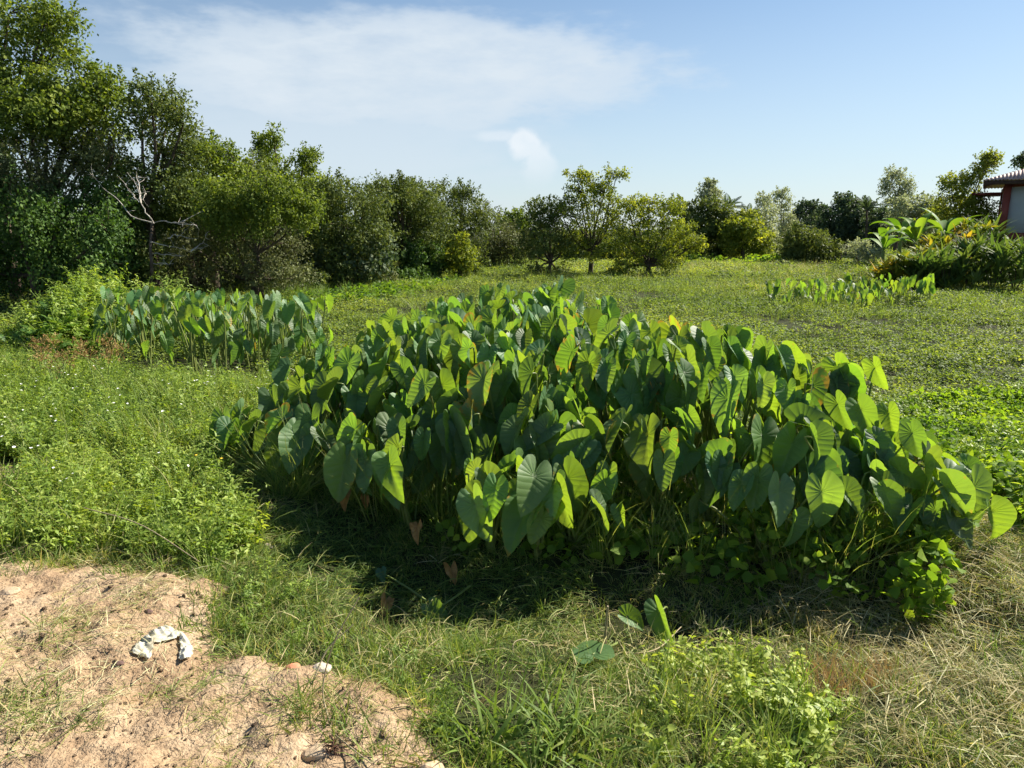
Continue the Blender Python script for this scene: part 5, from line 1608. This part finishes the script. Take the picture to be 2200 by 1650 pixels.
def stem_thing(name, label, pts, w, mat, cat='stem', group=None, n=14):
    P = np.array([at_z(u, v, z) for u, v, z in pts]); P[:, 2] += np.array([gz(a, b) for a, b in P[:, :2]])
    mb = MB(); mb.tube(curve_pts(P - P[0], n), np.linspace(w, w * .6, n), 6)
    o = obj(name, mb.mesh(name, mat, True), None, P[0])
    tag(o, label, cat, group)


stem_thing('cut_stalk', 'pale upright cut stalk behind the fallen broad leaf', [(1300, 1325, 0), (1303, 1290, .12), (1308, 1240, .26)], .007, M_stem)
stem_thing('curved_stem', 'hoop-shaped dry stem lying on the shaded grass', [(1150, 1345, .02), (1145, 1325, .05), (1125, 1318, .07), (1105, 1330, .06), (1103, 1355, .03), (1118, 1372, .01)], .003, M_stem, n=24)
stem_thing('curved_stem', 'long curved brown stem right of the fallen broad leaf', [(1330, 1335, .04), (1370, 1345, .05), (1420, 1325, .06), (1468, 1265, .09)], .004, M_stem, n=24)
stem_thing('dry_stem', 'thin dry stem slanting up from the tuft at the dirt edge', [(672, 1500, .0), (705, 1420, .10), (760, 1340, .22)], .003, M_stem, group='dry stems leaning over the dirt')
stem_thing('dry_stem', 'longer dry stem rising from the root clump at the dirt edge', [(712, 1585, .0), (695, 1500, .10), (720, 1410, .25), (775, 1330, .36)], .003, M_stem, group='dry stems leaning over the dirt')
stem_thing('dry_stem', 'thin dry stem lying across the weeds above the dirt', [(180, 1090, .18), (300, 1130, .20), (430, 1215, .10)], .003, M_stem, group='dry stems leaning over the dirt')
stem_thing('dry_stem', 'pale bent blade lying at the right of the weed clump', [(1720, 1535, .05), (1750, 1520, .06), (1780, 1505, .05)], .005, M_stem)
stem_thing('dry_stem', 'thin dry stem running from the root clump to the bottom edge', [(722, 1600, .01), (760, 1635, .02), (800, 1675, .01)], .003, M_stem)


def stone(label, u, v, wpx, hpx, mat, seed, name='stone', cat='stone', flat=.7):
    r = np.random.default_rng(seed)
    c = at_z(u, v, .08); g = gz(c[0], c[1])
    V, F = ico(1, (0, 0, 0))
    me0 = bpy.data.meshes.new('stone'); me0.from_pydata(V.tolist(), [], F.tolist())
    import bmesh
    bm = bmesh.new(); bm.from_mesh(me0)
    bmesh.ops.subdivide_edges(bm, edges=bm.edges, cuts=2, use_grid_fill=True)
    k = px(np.linalg.norm(c - np.array([0, 0, CAMZ])))
    rw, rh = wpx * k / 2, hpx * k / 2
    pl = rand_dirs(7, r)
    for b in bm.verts:
        p = np.array(b.co[:]); p /= np.linalg.norm(p)
        q = p * (1 + .1 * math.sin(p[0] * 5 + seed) * math.cos(p[1] * 4))
        for n_ in pl:                              # broken faces
            ex = np.dot(q, n_) - .72
            if ex > 0:
                q = q - n_ * ex
        b.co = (q[0] * rw, q[1] * rw * .8, q[2] * rh)
    bm.to_mesh(me0); bm.free()
    me0.materials.append(mat)
    o = obj(name, me0, None, (c[0], c[1], g + rh * .12))
    tag(o, label, cat)


M_pale = plainmat('pale_stone', (.40, .33, .26), (.52, .45, .37), scale=30, rough=.9, bump=.004, bscale=60)
M_tan = plainmat('tan_stone', (.42, .30, .19), (.55, .42, .28), scale=20, rough=.95, bump=.006, bscale=50)
M_brickred = plainmat('orange_fragment', (.50, .20, .11), (.58, .27, .16), scale=40, rough=.9)
M_umber = plainmat('dark_clod', (.10, .06, .055), (.17, .11, .09), scale=30, rough=.95)
stone('pale angular stone on the dirt beside the orange fragment', 690, 1424, 44, 26, M_pale, 1)
stone('flat orange-red fragment lying on the dirt', 628, 1422, 28, 9, M_brickred, 2, 'brick_fragment', 'fragment')
stone('tan rounded rock at the bottom edge of the dirt', 927, 1638, 62, 44, M_tan, 3)
stone('brown rock half hidden by grass at the bottom edge', 1095, 1632, 46, 30, M_tan, 4)
stone('small dark clod above the torn plastic bag', 318, 1316, 18, 12, M_umber, 5, 'dark_clod', 'clod')
stone('dark clod left below the torn plastic bag', 256, 1422, 18, 10, M_umber, 6, 'dark_clod', 'clod')
stone('lump of hard soil with a shaded side at the right rim of the dirt', 680, 1590, 64, 34, M_tan, 7, 'soil_lump', 'clod')
stone('flat tan stone at the left edge of the dirt', 22, 1274, 34, 14, M_tan, 9)
stone('small pale stone on the ground at the left edge of the shade', 572, 1145, 22, 14, M_pale, 10)


def root_clump():
    c = at_z(715, 1592, .08); g = gz(c[0], c[1]); r = np.random.default_rng(4)
    mb = MB()
    for k in range(60):
        d = unit(r.normal(0, 1, 3) + np.array([0, 0, -.2])) * r.uniform(.02, .05)
        mb.tube(curve_pts([(0, 0, 0), d * .5 + r.normal(0, .006, 3), d], 4), np.linspace(.0016, .0006, 4), 3, r.uniform(0, .4))
    o = obj('root_clump', mb.mesh('roots', leafmat('root_fibre', [(0, G(.09, .045, .03)), (1, G(.22, .13, .08))], tf=.05, rough=.9)), None, (c[0], c[1], g + .02))
    tag(o, 'tangled brown root clump of a pulled weed at the dirt rim', 'roots', kind='stuff')


root_clump()


def torn_bag():
    """one torn scrap lying in two crumpled flaps, ragged at the rim"""
    flaps = [[(284, 1404), (296, 1378), (330, 1352), (352, 1338), (380, 1346), (392, 1356), (372, 1368), (340, 1380), (326, 1392), (322, 1412), (300, 1402)],
             [(372, 1344), (398, 1354), (416, 1378), (412, 1400), (394, 1414), (382, 1408), (386, 1384), (384, 1366)]]
    W = [np.array([at_z(u, v, .08)[:2] for u, v in f]) for f in flaps]
    lo, hi = np.min([w.min(0) for w in W], 0) - .02, np.max([w.max(0) for w in W], 0) + .02
    st = .0032
    xs, ys = np.arange(lo[0], hi[0], st), np.arange(lo[1], hi[1], st)
    X, Y = np.meshgrid(xs, ys); x, y = X.ravel(), Y.ravel()
    d = np.maximum(polydist(x, y, W[0]), polydist(x, y, W[1])) + .012 * fbm(x * 90, y * 90, 3, 81)
    crump = .020 * (1 - np.abs(2 * fbm(x * 16 + y * 9, y * 26, 3, 82)) * 2.2) + .012 * fbm(x * 60, y * 60, 3, 83)
    z = H(x, y) + .012 + np.clip(crump, 0, .05) * smooth((d + .004) / .03)
    nx, ny = len(xs), len(ys)
    i = (np.arange(ny - 1)[:, None] * nx + np.arange(nx - 1)[None]).ravel()
    F = np.stack([i, i + 1, i + nx + 1, i + nx], 1)
    F = F[(d[F] > 0).all(1)]
    used, inv = np.unique(F, return_inverse=True)
    root = np.array([(lo[0] + hi[0]) / 2, (lo[1] + hi[1]) / 2, gz((lo[0] + hi[0]) / 2, (lo[1] + hi[1]) / 2)])
    V = np.stack([x, y, z], 1)[used] - root
    M_bag = leafmat('white_plastic', [(0, G(.36, .31, .22)), (.4, G(.50, .46, .36)), (1, G(.60, .57, .47))], tr=(1, .95, .8), tf=.25, rough=.5, spec=.3)
    me = mesh_np('bag', V, inv.reshape(F.shape), M_bag, {'v': np.clip(.55 + 1.5 * fbm(x * 30, y * 30, 3, 85), 0, 1)[used]}, True)
    o = obj('torn_plastic_bag', me, None, root)
    sm = o.modifiers.new('thickness', 'SOLIDIFY'); sm.thickness = .0012
    tag(o, 'crumpled torn white plastic bag half buried in the dirt', 'plastic bag')


torn_bag()


def flower_stalk(label, pts, seed):
    P = np.array([at_z(u, v, z) for u, v, z in pts]); P[:, 2] += np.array([gz(a, b) for a, b in P[:, :2]])
    e = empty('flower_stalk', P[0], label, 'flower', 'tall flower stalks at the left of the shade')
    mb = MB(); C = curve_pts(P - P[0], 12); mb.tube(C, np.linspace(.003, .0018, 12), 5)
    sm_ = obj('stem', mb.mesh('stem', M_green_stem, True), e)
    r = np.random.default_rng(seed); h = MB(); a = np.arange(8) / 8 * 6.283
    ring = np.stack([np.cos(a) * .011, np.sin(a) * .011, np.full(8, .004)], 1) + C[-1]
    h.add(np.vstack([ring, C[-1][None], C[-1][None] + [[0, 0, .006]]]), [(k, (k + 1) % 8, 8) for k in range(8)] + [((k + 1) % 8, k, 9) for k in range(8)])
    obj('flower_head', h.mesh('flower_head', M_fyellow), sm_)
    k = 8; t = np.linspace(.1, .8, k); c = np.stack([np.interp(t * 11, np.arange(12), C[:, q]) for q in range(3)], 1)
    V, F, m = leaves(c, np.stack([np.cos(np.arange(k) * 2.4), np.sin(np.arange(k) * 2.4), np.full(k, .2)], 1), np.array([[0, 0, 1.]] * k), .05, .010)
    lv = MB(); lv.add(V, F, .5); obj('leaves', lv.mesh('leaves', TREE['yellow']), e)


flower_stalk('tall stalk with a yellow flower head before the dark left end of the patch', [(468, 1110, 0), (470, 1050, .18), (474, 985, .42)], 1)
flower_stalk('bent stalk with an orange-yellow flower head left of the tall one', [(430, 1110, 0), (445, 1050, .18), (420, 978, .40)], 2)
